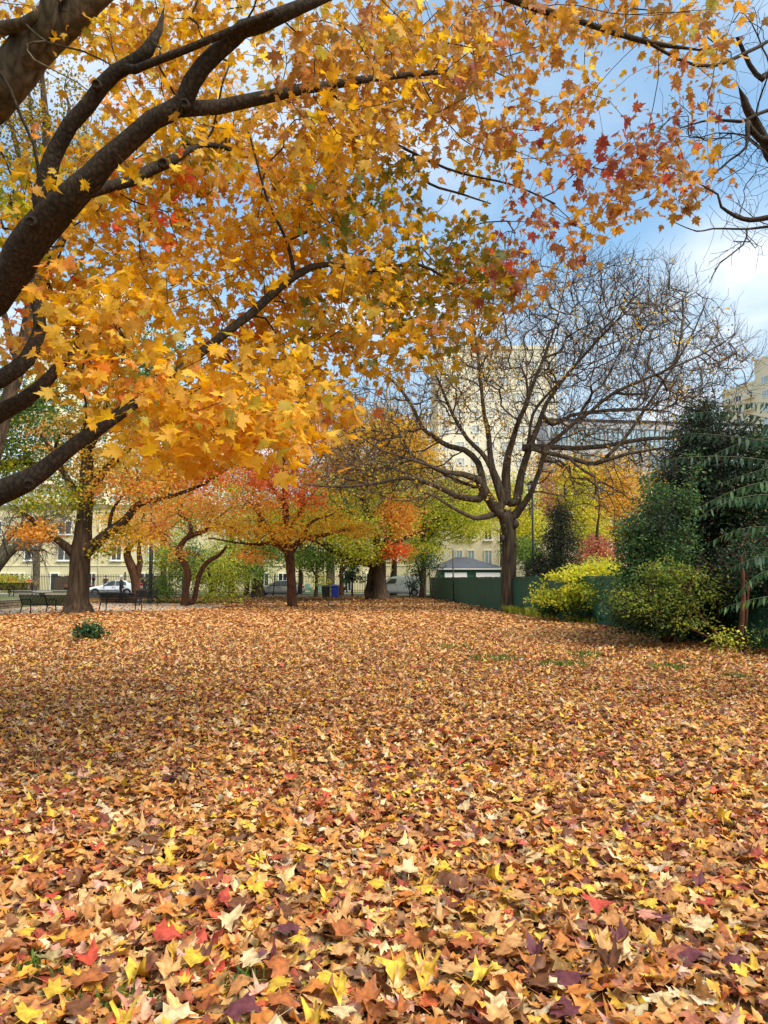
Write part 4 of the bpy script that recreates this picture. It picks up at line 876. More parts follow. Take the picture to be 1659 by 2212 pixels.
def person(label, loc, rz, coat, legs, hair, seated=False, hat=None, h=1.72, arm=(0.1, 0.1), longcoat=False, stride=.1):
    o = empty('person', loc, label, 'person', rz=rz); k = h / 1.72
    # faces -Y
    if seated: hip = .50
    else: hip = .90
    t = hip - .90
    J = {'pelvis': (0, 0, hip + .04, .15, .11), 'belly': (0, 0, hip + .2, .14, .105), 'chest': (0, -.01, 1.28 + t, .165, .11), 'neckb': (0, 0, 1.43 + t, .07), 'neck': (0, -.01, 1.50 + t, .05), 'head': (0, -.03, 1.60 + t, .088, .10), 'crown': (0, -.01, 1.68 + t, .07)}
    E_ = [('pelvis', 'belly'), ('belly', 'chest'), ('chest', 'neckb'), ('neckb', 'neck'), ('neck', 'head'), ('head', 'crown')]
    for s, nm in ((-1, 'l'), (1, 'r')):
        fw = arm[0 if s < 0 else 1]
        J[nm + 'sh'] = (s * .19, 0, 1.38 + t, .062); J[nm + 'el'] = (s * .24, -.03 - fw * .3, 1.10 + t, .047); J[nm + 'wr'] = (s * .21, -.06 - fw, .90 + t + fw * .45, .034); J[nm + 'hand'] = (s * .20, -.09 - fw * 1.15, .81 + t + fw * .5, .034)
        E_ += [('chest', nm + 'sh'), (nm + 'sh', nm + 'el'), (nm + 'el', nm + 'wr'), (nm + 'wr', nm + 'hand')]
        if seated:
            J[nm + 'hip'] = (s * .10, -.03, .50, .09); J[nm + 'kn'] = (s * .12, -.45, .50, .062); J[nm + 'an'] = (s * .12, -.48, .10, .042); J[nm + 'toe'] = (s * .12, -.62, .045, .036)
        else:
            y = s * stride; J[nm + 'hip'] = (s * .095, 0, .86, .09); J[nm + 'kn'] = (s * .10, y * .6 - .02, .47, .062); J[nm + 'an'] = (s * .10, y, .09, .043); J[nm + 'toe'] = (s * .11, y - .15, .045, .036)
        E_ += [('pelvis', nm + 'hip'), (nm + 'hip', nm + 'kn'), (nm + 'kn', nm + 'an'), (nm + 'an', nm + 'toe')]
    J = {a_: tuple(q * k for q in b_) for a_, b_ in J.items()}
    me = skin_mesh('body', J, E_)
    for q in (coat, legs, 'skin', 'tyre'): me.materials.append(M[q])
    z_n = (1.465 + t) * k; hands = [Vector(J['lhand'][:3]), Vector(J['rhand'][:3])]
    for p in me.polygons:
        c = p.center; i = 0
        if c.z > z_n: i = 2
        elif min((c - q).length for q in hands) < .075 * k: i = 2
        elif c.z < .10 * k: i = 3
        elif seated and (c.y < -.12 and c.z < .60 * k and abs(c.x) < .19): i = 1
        elif not seated and c.z < .84 * k and abs(c.x) < .19: i = 1
        elif seated and c.z < .42 * k: i = 1
        p.material_index = i
    link('body', me, o)
    hz = (1.60 + t) * k
    def cap(nm, mat, r, zc, yc, z0, lo=-.3):
        m = MB(); rings = 7; seg = 14; vs = []; fs = []
        for i in range(rings + 1):
            a_ = math.pi / 2 * (1 - i / rings) if lo >= 0 else (math.pi / 2 + (lo - math.pi / 2) * i / rings)
            for q in range(seg): th = q * 2 * math.pi / seg; vs.append((r * math.cos(a_) * math.cos(th), yc + r * 1.12 * math.cos(a_) * math.sin(th), zc + r * 1.15 * math.sin(a_) + (.03 if math.sin(th) < -.3 and i > rings - 3 else 0)))
        for i in range(rings):
            for q in range(seg): fs.append((i * seg + q, i * seg + (q + 1) % seg, (i + 1) * seg + (q + 1) % seg, (i + 1) * seg + q))
        m.add(vs, fs, True); return m.build(nm, M[mat], o)
    cap('hair', hair, .105 * k, hz + .035, .012, 0, -.45)
    if hat: cap('hat', hat, .118 * k, hz + .055, 0, 0, .05)
    f = MB(); f.add([(0, -.145 * k, hz - .015), (-.014, -.118 * k, hz - .02), (.014, -.118 * k, hz - .02), (0, -.116 * k, hz + .03)], [(0, 1, 2), (0, 3, 1), (0, 2, 3)]); f.build('nose', M['skin'], o)
    for s in (-1, 1): e = MB(); e.box((s * .032, -.122 * k, hz + .03), (.022, .01, .010)); e.build('eye', M['trim'], o); e = MB(); e.box((s * .096 * k, -.01, hz), (.018, .04, .06)); e.build('ear', M['skin'], o)
    e = MB(); e.box((0, -.121 * k, hz - .05), (.045, .008, .010)); e.build('mouth', M['redhat'], o)
    if longcoat:
        m = MB(); m.lathe([(.25 * k, .42), (.235 * k, .6), (.215 * k, .85), (.19 * k, 1.1), (.205 * k, 1.3), (.16 * k, 1.42), (.08 * k, 1.47 * k)], 16); c = m.build('long_coat', M[coat], o); c.scale = (1, .8, 1)
    return o
person('person in long dark coat standing with back turned behind the far bench', (gx(51, 61), 61, 0), R(160), 'coatdark', 'jeans', 'hairwhite', longcoat=True)
person('person in bright orange jacket by the white door', (gx(63, 73.9), 73.9, .126), R(200), 'orange', 'pale', 'hairwhite', h=1.66)
person('person in black jacket and dark trousers standing beyond the benches', (gx(262, 47.6), 47.6, 0), R(100), 'coatblack', 'jeans', 'hairwhite', h=1.8, arm=(.02, .05))
person('person in dark coat with arms out leaning behind the white car bonnet', (gx(228, 74), 74, .126), R(20), 'brownj', 'jeans', 'hairdark', arm=(.3, .34), h=1.75)
person('person seated on the end bench in brown jacket and red hat', (gx(309, 44.3), 44.0, .0), R(0), 'brownj', 'jeans', 'hairdark', seated=True, hat='redhat', h=1.66)
person('person in dark clothes standing behind the seated one', (gx(313, 58), 58, 0), R(0), 'coatblack', 'jeans', 'hairdark', h=1.66)
def squirrel():
    Yq = 40.0; o = empty('squirrel', (gx(715, Yq), Yq, hg(gx(715, Yq), Yq) + .04), 'grey squirrel crouching on the leaves with its tail raised', 'squirrel')
    M['fur'] = plain('grey_fur', L(116, 100, 84), .95, noise=.25, scale=40)
    J = {'hip': (0, 0, .09, .06), 'back': (.10, 0, .12, .055), 'chest': (.19, 0, .11, .042), 'neck': (.235, 0, .145, .028), 'head': (.27, 0, .17, .033), 'nose': (.315, 0, .155, .014),
         'fl': (.20, .03, .05, .014), 'flp': (.22, .035, .008, .010), 'fr': (.20, -.03, .05, .014), 'frp': (.22, -.035, .008, .010), 'kl': (.05, .05, .07, .034), 'hl': (-.02, .055, .025, .014), 'tl': (.05, .055, .008, .012), 'kr': (.05, -.05, .07, .034), 'hr': (-.02, -.055, .025, .014), 'tr': (.05, -.055, .008, .012),
         't1': (-.06, 0, .08, .026), 't2': (-.12, 0, .13, .042), 't3': (-.14, 0, .22, .048), 't4': (-.11, 0, .30, .040), 't5': (-.15, 0, .35, .02)}
    E_ = [('hip', 'back'), ('back', 'chest'), ('chest', 'neck'), ('neck', 'head'), ('head', 'nose'), ('chest', 'fl'), ('fl', 'flp'), ('chest', 'fr'), ('fr', 'frp'), ('hip', 'kl'), ('kl', 'hl'), ('hl', 'tl'), ('hip', 'kr'), ('kr', 'hr'), ('hr', 'tr'), ('hip', 't1'), ('t1', 't2'), ('t2', 't3'), ('t3', 't4'), ('t4', 't5')]
    link('body', skin_mesh('body', J, E_), o, M['fur'])
    for s in (-1, 1): m = MB(); m.lathe([(.010, 0), (.012, .012), (.004, .03)], 8, (.262, s * .02, .195)); m.build('ear', M['fur'], o); m = MB(); m.lathe([(.002, -.006), (.006, 0), (.002, .006)], 8, (.285, s * .029, .178)); m.build('eye', M['trim'], o)
squirrel()

# ---------------------------------------------------------------- the big maple whose crown hangs over the lawn
GRID = """3 4 5 5 6 7 8 8 7 6 5 4 5 7 7 7 7 8 8 8 8 8 7 6 6 6 6 6 6 6 5 2 0
0 0 1 1 3 6 8 8 7 5 3 4 6 8 8 8 8 8 8 8 7 7 6 6 5 5 5 5 6 6 5 1 0
0 0 0 0 2 5 8 7 6 5 0 1 6 8 8 8 8 8 8 7 6 5 5 6 6 6 4 2 5 6 4 0 0
0 0 0 0 0 4 6 6 6 5 0 0 6 8 8 8 8 8 8 8 7 5 3 3 4 4 2 1 4 4 2 0 0
0 0 0 1 2 5 6 7 7 6 5 4 7 8 8 8 8 8 8 8 7 5 6 5 4 6 2 1 3 4 2 0 0
0 0 2 4 5 5 5 7 7 7 7 7 8 8 8 8 6 5 6 7 7 7 6 6 4 3 3 2 2 2 1 0 0
4 5 6 5 5 5 5 7 7 7 7 7 8 8 8 5 3 4 5 5 6 6 5 6 5 5 5 4 4 3 1 0 0
5 5 5 5 4 5 6 7 8 8 8 8 8 8 8 5 3 2 2 3 2 2 3 2 3 3 4 4 5 3 3 0 0
6 6 5 5 5 6 8 8 8 8 8 8 8 8 8 7 5 2 1 1 1 1 2 2 2 3 3 3 2 4 0 0 0
7 6 5 6 8 8 7 8 8 8 8 8 8 8 8 7 6 5 4 3 2 1 1 2 3 4 1 0 0 0 0 0 0
6 5 6 8 8 8 8 8 7 7 8 8 8 8 8 8 8 8 8 7 6 5 2 2 4 1 0 0 0 0 0 0 0
5 6 8 8 8 8 7 5 6 7 8 8 8 8 8 8 8 8 8 8 7 5 4 1 2 0 0 0 0 0 0 0 0
6 6 6 7 8 8 6 3 3 4 6 8 8 8 8 8 8 8 8 8 6 3 2 2 1 0 0 0 0 0 0 0 0
3 2 4 6 7 6 3 2 2 3 4 7 8 8 8 8 8 8 8 7 3 1 1 0 0 0 0 0 0 0 0 0 0
5 6 8 8 6 4 2 1 1 2 4 7 8 8 8 7 6 7 5 3 1 0 0 0 0 0 0 0 0 0 0 0 0
3 3 7 8 8 7 3 3 4 6 8 8 8 8 8 4 2 2 1 1 0 0 0 0 0 0 0 0 0 0 0 0 0
0 0 1 6 8 8 6 5 6 7 8 8 8 8 7 5 1 0 0 0 0 0 0 0 0 0 0 0 0 0 0 0 0
0 0 0 2 5 5 6 7 8 8 8 8 8 7 5 4 1 0 0 0 0 0 0 0 0 0 0 0 0 0 0 0 0
0 0 0 0 0 1 3 5 7 7 7 6 2 1 0 0 0 0 0 0 0 0 0 0 0 0 0 0 0 0 0 0 0
0 0 0 0 0 0 0 0 0 1 1 0 0 0 0 0 0 0 0 0 0 0 0 0 0 0 0 0 0 0 0 0 0"""
GRID = [[int(c) for c in r.split()] for r in GRID.split('\n')]
sk = Skel()
sk.limb([(-300, 1650, 6.5, 200), (-295, 1500, 6.5, 160), (-285, 1250, 6.5, 145), (-270, 1000, 6.5, 135)], step=.2)
for lb in [
 [(-270, 1000, 6.5, 87.0), (-150, 800, 6.2, 78.2), (0, 608, 5.8, 66.6), (98, 478, 5.5, 62.6), (230, 352, 5.3, 40.8), (330, 262, 5.2, 35.4), (392, 222, 5.2, 38.1)],
 [(392, 222, 5.2, 34.0), (440, 140, 5.1, 31.3), (500, 85, 5.05, 29.9), (560, 50, 5.0, 31.3), (650, 15, 5.0, 23.1), (760, -30, 5.2, 20.4), (950, -60, 5.6, 17.7), (1130, 8, 6, 13.6), (1250, 45, 6.3, 10.2), (1400, 90, 6.8, 9.3), (1510, 108, 7, 3.4)],
 [(1400, 90, 6.8, 6.8), (1470, 130, 7, 6.8), (1540, 142, 7.2, 6.8), (1640, 100, 7.5, 6.0), (1700, 60, 7.7, 3.4)],
 [(392, 235, 5.2, 28.6), (470, 228, 5.4, 25.8), (560, 212, 5.5, 23.8), (700, 185, 5.8, 17.0), (850, 165, 6.2, 10.9), (1040, 150, 6.8, 6.8)],
 [(98, 478, 5.5, 40.8), (95, 420, 5.45, 37.4), (112, 345, 5.4, 31.3), (155, 270, 5.3, 28.6), (220, 185, 5.2, 27.2), (280, 140, 5.15, 25.8), (320, 108, 5.1, 23.1), (345, 60, 5.1, 11.9)],
 [(290, 150, 5.1, 16.3), (400, 108, 5.0, 15.0), (500, 66, 4.95, 13.6), (590, 30, 4.9, 10.2)],
 [(130, 470, 5.7, 27.2), (190, 418, 5.9, 21.8), (280, 390, 6.0, 24.5), (370, 347, 6.2, 22.4)],
 [(370, 347, 6.2, 12.2), (440, 312, 6.4, 10.9), (520, 330, 6.7, 7.6)],
 [(-290, 1200, 6.5, 68.0), (-120, 1110, 6.0, 57.1), (0, 1062, 5.7, 47.6), (60, 1038, 5.6, 42.2), (130, 985, 5.6, 31.3), (250, 900, 5.7, 25.8), (380, 806, 5.9, 19.0), (440, 755, 6, 18.4), (540, 680, 6.1, 19.7), (636, 596, 6.2, 18.4), (710, 571, 6.4, 10.9), (800, 585, 6.7, 8.5), (900, 570, 7, 6.8), (960, 600, 7.3, 5.1)],
 [(-280, 960, 6.5, 54.4), (-120, 865, 6.3, 44.9), (0, 818, 6.2, 32.6), (60, 775, 6.2, 29.9), (86, 710, 6.3, 23.8), (75, 640, 6.4, 20.4), (55, 560, 6.5, 10.2)],
 [(-285, 1030, 6.5, 54.4), (-100, 950, 6.6, 39.4), (0, 892, 6.6, 34.0), (80, 842, 6.6, 27.2), (130, 790, 6.7, 19.0), (185, 735, 6.8, 10.2)],
 [(700, 190, 5.8, 10.2), (760, 245, 6.2, 8.5), (820, 292, 6.5, 7.6), (900, 335, 6.8, 7.6), (1000, 375, 7, 6.0), (1110, 400, 7.3, 5.1), (1200, 440, 7.6, 3.4)],
 [(890, 340, 6.8, 5.1), (925, 395, 7.0, 5.1), (1000, 420, 7.3, 4.2), (1060, 440, 7.6, 2.5)],
 [(636, 596, 6.2, 10.2), (620, 520, 6.2, 7.6), (580, 440, 6.3, 6.0), (555, 350, 6.3, 4.2), (530, 260, 6.3, 3.4)],
]: sk.limb(lb, step=.16, wob=.012)
# knots and pruned stubs
A = []; Kp = []; Dp = []
for r, row in enumerate(GRID):
    for c, d in enumerate(row):
        if not d: continue
        n = rng.poisson(d * (.56 if c < 18 else .38 if r < 8 else .5))
        for _ in range(n):
            x = (c + rng.random()) * 50; y = (r + rng.random()) * 50
            dep = 6.5 + .0005 * x + rng.normal(0, 1.0)
            if 350 < x < 600 and y > 730: dep = 4.9 + rng.normal(0, .35)
            elif 100 < x < 340 and 640 < y < 900: dep = 5.0 + rng.normal(0, .3)
            elif x > 1050 and y > 120: dep = (6.6 if rng.random() < .5 else 9.5) + rng.normal(0, .5)
            elif x > 860 and y > 440: dep = 7.2 + rng.normal(0, .6)
            else: dep = max(5.0, dep)
            line = 985 - .763 * (x - 130)
            if x < 640 and y < 560 and y < line + 60 and rng.random() < .93: dep = max(dep, 6.15 + rng.random() * 1.3)
            elif x < 720 and abs(y - line - 20) < 95 and not (370 < x < 450 and y > 740) and rng.random() < .96: dep = max(dep, 6.5 + rng.random() * .8)
            elif x < 240 and y > 560 and rng.random() < .8: dep = max(dep, 6.9)
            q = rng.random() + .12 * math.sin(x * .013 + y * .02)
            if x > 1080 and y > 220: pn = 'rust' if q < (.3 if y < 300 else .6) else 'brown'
            elif x > 620 and y < 330: pn = 'brown' if q < .82 else ('rust' if q < .85 else 'gold')  # shade of the upper crown put into the leaf colour
            elif x > 950 and y > 480: pn = 'olive' if q < .6 else ('redor' if q > .9 and x > 1000 else 'brown')
            elif x < 130 and 280 < y < 520: pn = 'lime' if q < .5 else 'gold'
            elif 300 < x < 460 and 270 < y < 470: pn = 'olive' if q < .35 else ('redor' if q > .82 else 'gold')
            elif x < 90 and 640 < y < 800: pn = 'orange'
            elif y < 260: pn = 'gold' if q < .72 else ('orange' if q > .9 else 'brown')
            elif x > 700: pn = 'olive' if q < .42 else ('brown' if q < .55 else 'gold')
            else: pn = 'gold' if q < .9 else ('orange' if q < 1.02 else 'redor')
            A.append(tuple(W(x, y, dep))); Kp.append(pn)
for _ in range(380):           # the crown goes on beyond the frame: up, left and over the camera
    x, y, z = rng.uniform(-11, 2.5), rng.uniform(2.5, 11), rng.uniform(6, 12)
    px, py, _z = proj(np.array([x, y, z]))
    if _z > 0 and -30 < px < 1700 and py > -30: continue
    A.append((x, y, z)); Kp.append('gold' if rng.random() < .7 else 'brown')
A = np.array(A); s_tips = sk.grow(A, step=.22, bias=.10, bow=.35, wig=.012, up=.06)
sk.radii(.0030, 2.35)
b0 = Vector(sk.P[0]); b0.z = 0
maple = empty('maple_tree', b0, 'big golden maple off to the side whose dark limbs and leaves hang over the lawn', 'tree')
for me, nm in zip(sk.meshes(.035, 20), ('trunk', 'branches')):
    ob = link(nm, me, maple, M['bark']); ob.location = -b0
    if nm == 'branches': ob['kind'] = 'stuff'
Kp = np.array(Kp); rt = proj(A)[0] > 1000
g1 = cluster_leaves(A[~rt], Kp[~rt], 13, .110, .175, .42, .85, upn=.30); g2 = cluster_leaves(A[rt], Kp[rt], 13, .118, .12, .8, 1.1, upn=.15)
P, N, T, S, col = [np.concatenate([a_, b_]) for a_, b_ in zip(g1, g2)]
S *= np.where(P[:, 1] > 8.2, .88, np.where(P[:, 1] < 5.2, 1.15, 1))
# leaves turn partly towards the open side
S *= np.where(rng.random(len(P)) < .18, .62, 1)
N = N + np.column_stack([np.full(len(P), .05), np.full(len(P), -.22), np.zeros(len(P))])
px, py, zz = proj(P); app = S / np.maximum(zz, .1) * ((px > 0) & (px < 1659) & (py > 0) & (py < 2212) & (zz > 1))
vis = np.argsort(-(app * rng.uniform(.8, 1, len(P))))[:290]; rest = np.ones(len(P), bool); rest[vis] = False
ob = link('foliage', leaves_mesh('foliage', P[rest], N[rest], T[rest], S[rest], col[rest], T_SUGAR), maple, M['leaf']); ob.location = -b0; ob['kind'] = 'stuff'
lm = {}
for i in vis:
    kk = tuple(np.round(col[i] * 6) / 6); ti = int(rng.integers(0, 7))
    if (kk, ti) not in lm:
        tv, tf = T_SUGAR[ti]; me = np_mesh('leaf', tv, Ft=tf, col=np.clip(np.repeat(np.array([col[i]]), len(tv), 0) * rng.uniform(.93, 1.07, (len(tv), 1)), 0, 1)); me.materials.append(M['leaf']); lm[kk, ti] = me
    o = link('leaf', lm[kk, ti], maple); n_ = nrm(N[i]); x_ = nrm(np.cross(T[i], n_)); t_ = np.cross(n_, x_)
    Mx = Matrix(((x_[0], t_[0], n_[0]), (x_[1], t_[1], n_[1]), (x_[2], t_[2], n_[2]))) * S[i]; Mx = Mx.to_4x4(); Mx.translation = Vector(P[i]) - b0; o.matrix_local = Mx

# pruning scars and knots on the limbs
for (x, y, Y, r) in [(66, 478, 5.34, .030), (398, 224, 5.08, .026), (352, 352, 6.02, .034), (62, 1046, 5.48, .03), (208, 182, 5.12, .026)]:
    w = W(x, y, Y) - b0; m = MB(); m.lathe([(r * 1.5, -.03), (r * 1.35, .0), (r * 1.05, .018), (r * .8, .016), (r * .62, .002), (r * .2, .006)], 14); q = m.build('knot', M['bark'], maple); q.location = w; q.rotation_euler = (R(90 + 18), 0, R(8))

# ---------------------------------------------------------------- trees and shrubs of the park
def mk(name, label, limbs, blobs, **kw): return make_tree(name, label, limbs, blobs, **kw)
# grey limbed tree at the top left corner
mk('maple_tree', 'grey barked tree whose two pale limbs cross the top corner above the golden maple',
   [[(-520, 1560, 8, 123.0), (-500, 1250, 8, 114.8), (-380, 800, 7.6, 102.5), (-180, 370, 7, 82.0), (0, 195, 6.6, 72.2), (62, 112, 6.5, 68.9), (150, 38, 6.4, 50.8), (235, -40, 6.3, 42.6), (330, -160, 6.3, 32.8)],
    [(40, 150, 6.5, 36.1), (88, 70, 6.3, 32.8), (112, -10, 6.2, 27.9), (130, -90, 6.2, 21.3)], [(-120, 110, 6.5, 24.6), (0, 62, 6.3, 23.0), (55, 50, 6.2, 18.0), (100, 10, 6.2, 13.1), (160, -30, 6.2, 9.8)],
    [(100, 90, 6.0, 4.1), (180, 110, 5.9, 4.1), (250, 145, 5.8, 3.3), (275, 160, 5.8, 2.5)], [(60, 95, 6.0, 3.3), (75, 130, 5.9, 3.3), (170, 180, 5.9, 2.5), (262, 262, 5.9, 1.6)]],
   [(60, -180, 6.6, 260, 100, 1.6, 60, 'gold'), (-250, 100, 7, 180, 200, 1.5, 50, 'gold'), (200, 20, 7.4, 60, 40, .8, 6, 'gold')],
   bark='bark_grey', tmpl=T_MID, size=.12, per=9, spread=.13, step=.25, tip=.003, thick=.03)
# airy tree behind it, seen through the gaps
mk('slender_tree', 'tall airy tree with upright dark stems and small olive leaves beyond the grey limbs',
   [[(-60, 1352, 26, 36), (-52, 1200, 26, 34), (-20, 1000, 26, 30), (30, 820, 26, 26), (75, 640, 26, 26), (92, 480, 26, 20), (100, 300, 26, 14), (90, 160, 26, 8)], [(92, 480, 26, 12), (40, 330, 26, 9), (10, 200, 26, 5)], [(92, 480, 26, 12), (130, 340, 26, 9), (150, 230, 26, 5)],
    [(80, 600, 26, 16), (160, 470, 26.5, 11), (190, 330, 26.5, 6)], [(90, 420, 26, 10), (72, 300, 26, 7), (60, 170, 26, 4)], [(30, 760, 26, 14), (0, 650, 26, 10), (-60, 520, 26, 6)], [(70, 700, 26, 14), (150, 640, 26, 9), (260, 540, 26.5, 5)]],
   [(95, 280, 26, 150, 190, 2.5, 330, 'olive'), (200, 380, 26, 110, 90, 2, 110, 'green'), (10, 230, 26, 80, 150, 2, 90, 'olive'), (420, 330, 27, 120, 120, 2, 110, 'olive')],
   bark='bark_far', tmpl=T_D, size=.13, per=11, spread=.26, step=.5, tip=.009, bias=.08)
mk('green_tree', 'dense dark green leaved tree behind the lower limbs at the edge',
   [[(-75, 1262, 34, 40), (-70, 1100, 34, 36), (-40, 980, 34, 28), (30, 900, 34, 18), (120, 850, 34, 10)], [(-60, 1040, 34, 20), (20, 1000, 34, 12), (110, 1010, 34, 6)], [(-50, 980, 34, 20), (-60, 860, 34, 12), (-20, 760, 34, 7)]],
   [(60, 900, 34, 200, 120, 3, 546, 'green'), (-80, 900, 34, 120, 200, 3, 260, 'green'), (20, 1010, 34, 110, 70, 2.5, 156, 'lime'), (160, 1060, 34, 90, 50, 2.5, 78, 'lime'), (330, 780, 30, 90, 110, 2, 195, 'green'), (390, 900, 30, 80, 60, 2, 117, 'lime')],
   bark='bark_far', tmpl=T_D, size=.15, per=14, spread=.36, step=.6, tip=.009)
# left maple
mk('maple_tree', 'thick trunked orange maple between the two black benches',
   [[(165, 1324, 31.2, 66), (166, 1300, 31.2, 46), (170, 1250, 31.2, 39), (173, 1200, 31.2, 42), (180, 1140, 31.2, 32), (186, 1060, 31.3, 28), (188, 960, 31.4, 20), (186, 880, 31.5, 10)],
    [(178, 1195, 31.2, 32), (205, 1178, 31, 24), (235, 1150, 30.8, 20), (268, 1125, 30.7, 17), (302, 1088, 30.5, 14), (345, 1078, 30.2, 10), (400, 1062, 30, 8), (440, 1045, 30, 6), (485, 1018, 29.8, 4)],
    [(170, 1205, 31.2, 24), (140, 1178, 31, 16), (100, 1150, 30.8, 12), (72, 1125, 30.7, 9), (40, 1100, 30.6, 6)],
    [(186, 1075, 31.3, 22), (215, 1030, 31.6, 17), (255, 990, 32, 14), (300, 945, 32.2, 11), (330, 890, 32.4, 7)],
    [(184, 1090, 31.3, 16), (150, 1040, 31.5, 12), (120, 990, 31.6, 9), (90, 940, 31.8, 5)], [(235, 1150, 30.8, 9), (245, 1100, 30.6, 7), (290, 1040, 30.5, 5), (340, 1000, 30.5, 3)], [(188, 980, 31.4, 12), (215, 930, 31.3, 8), (235, 860, 31.2, 5)]],
   [(370, 990, 30.5, 130, 60, 2.5, 252, 'yellow'), (300, 1050, 30, 110, 55, 2, 133, 'orange'), (440, 1010, 30, 60, 60, 1.5, 89, 'redor'), (88, 1140, 30.7, 50, 26, 1.2, 31, 'orange'), (70, 1142, 30.5, 44, 26, 1.2, 59, 'orange'), (110, 930, 31.5, 90, 50, 2, 40, 'orange'), (270, 890, 31.5, 110, 60, 2.5, 223, 'yellow'), (190, 1000, 31.5, 60, 60, 2, 74, 'yellow'), (290, 1150, 30, 70, 40, 1.5, 55, 'yellow'),
    (160, 1075, 31, 60, 40, 2, 52, 'lime'), (60, 1080, 30.5, 60, 30, 1.2, 44, 'lime'), (330, 900, 31, 100, 70, 2, 133, 'gold'), (230, 1180, 30.5, 40, 20, 1, 20, 'lime')],
   bark='bark_far', tmpl=T_STAR, size=.15, per=14, spread=.27, step=.4, tip=.007, thick=.05, nmax=18)
# crooked pair
mk('crooked_tree', 'small crooked tree with an S shaped twin trunk and orange leaves',
   [[(398, 1308, 43, 17), (402, 1270, 43, 14), (406, 1240, 43, 14), (398, 1215, 43, 15), (386, 1196, 43, 15), (392, 1175, 43, 12), (410, 1158, 43, 10), (436, 1150, 43, 9), (458, 1138, 43, 8), (470, 1120, 43, 5), (500, 1095, 43, 3)],
    [(386, 1192, 43, 11), (398, 1168, 43, 9), (412, 1150, 43, 8), (410, 1128, 43, 6), (385, 1110, 43, 4)],
    [(416, 1302, 43.3, 12), (426, 1265, 43.3, 10), (432, 1240, 43.3, 10), (448, 1215, 43.3, 10), (472, 1200, 43.3, 8), (490, 1180, 43.3, 5)]],
   [(420, 1085, 43, 100, 42, 2.5, 224, 'orange'), (350, 1120, 43, 50, 36, 2, 70, 'orange'), (385, 1195, 42.5, 26, 22, 1, 20, 'orange'), (470, 1130, 43, 60, 22, 2, 70, 'orange'), (330, 1150, 43, 40, 24, 1.5, 46, 'redor'), (400, 1040, 43, 60, 20, 2, 46, 'redor')],
   bark='bark_red', tmpl=T_STAR, size=.15, per=12, spread=.28, step=.4, tip=.008, thick=.04)
# centre maple
mk('maple_tree', 'straight trunked red and gold maple standing alone at the centre of the lawn edge',
   [[(632, 1314, 40, 24), (630, 1290, 40, 21), (628, 1230, 40, 20), (624, 1196, 40, 25), (618, 1150, 40, 16), (616, 1080, 40, 13), (612, 1000, 40, 9), (610, 920, 40, 5)],
    [(622, 1190, 40, 20), (600, 1172, 40, 15), (578, 1140, 40, 12), (562, 1115, 40, 8), (540, 1085, 40, 4)], [(612, 1185, 40, 12), (582, 1172, 40, 9), (555, 1176, 40, 7), (510, 1172, 40, 4), (450, 1162, 40, 3)],
    [(630, 1190, 40, 16), (652, 1165, 40, 12), (690, 1158, 40, 9), (740, 1145, 40, 7), (790, 1135, 40, 4)], [(620, 1160, 40, 10), (640, 1120, 40, 8), (665, 1080, 40, 5), (690, 1050, 40, 3)], [(616, 1090, 40, 9), (585, 1050, 40, 7), (560, 1010, 40, 4)], [(614, 1050, 40, 8), (640, 1000, 40, 6), (660, 940, 40, 4)], [(655, 1165, 40, 9), (670, 1130, 39.5, 7), (720, 1110, 39, 4)]],
   [(590, 1020, 40, 110, 50, 2.6, 342, 'redor'), (560, 1080, 39.5, 80, 40, 2, 150, 'orange'), (660, 1075, 40, 70, 32, 2, 109, 'redor'), (690, 1120, 39.5, 90, 36, 2, 122, 'yellow'), (570, 1140, 39.5, 70, 30, 2, 109, 'yellow'), (630, 1150, 39, 50, 30, 1.5, 68, 'yellow'),
    (600, 930, 40, 90, 60, 2.5, 205, 'orange'), (670, 940, 40, 50, 36, 1.5, 81, 'redor'), (545, 1195, 39.5, 44, 14, 1.2, 45, 'orange'), (770, 1140, 39.5, 60, 24, 1.5, 68, 'yellow'), (600, 870, 40, 100, 60, 2.4, 110, 'orange'), (520, 980, 40, 60, 60, 2, 70, 'orange'), (680, 870, 40, 80, 50, 2, 122, 'redor'), (500, 1130, 39.5, 40, 26, 1.5, 48, 'yellow')],
   bark='bark_red', tmpl=T_STAR, size=.15, per=12, spread=.30, step=.45, tip=.008, thick=.05, nmax=16)
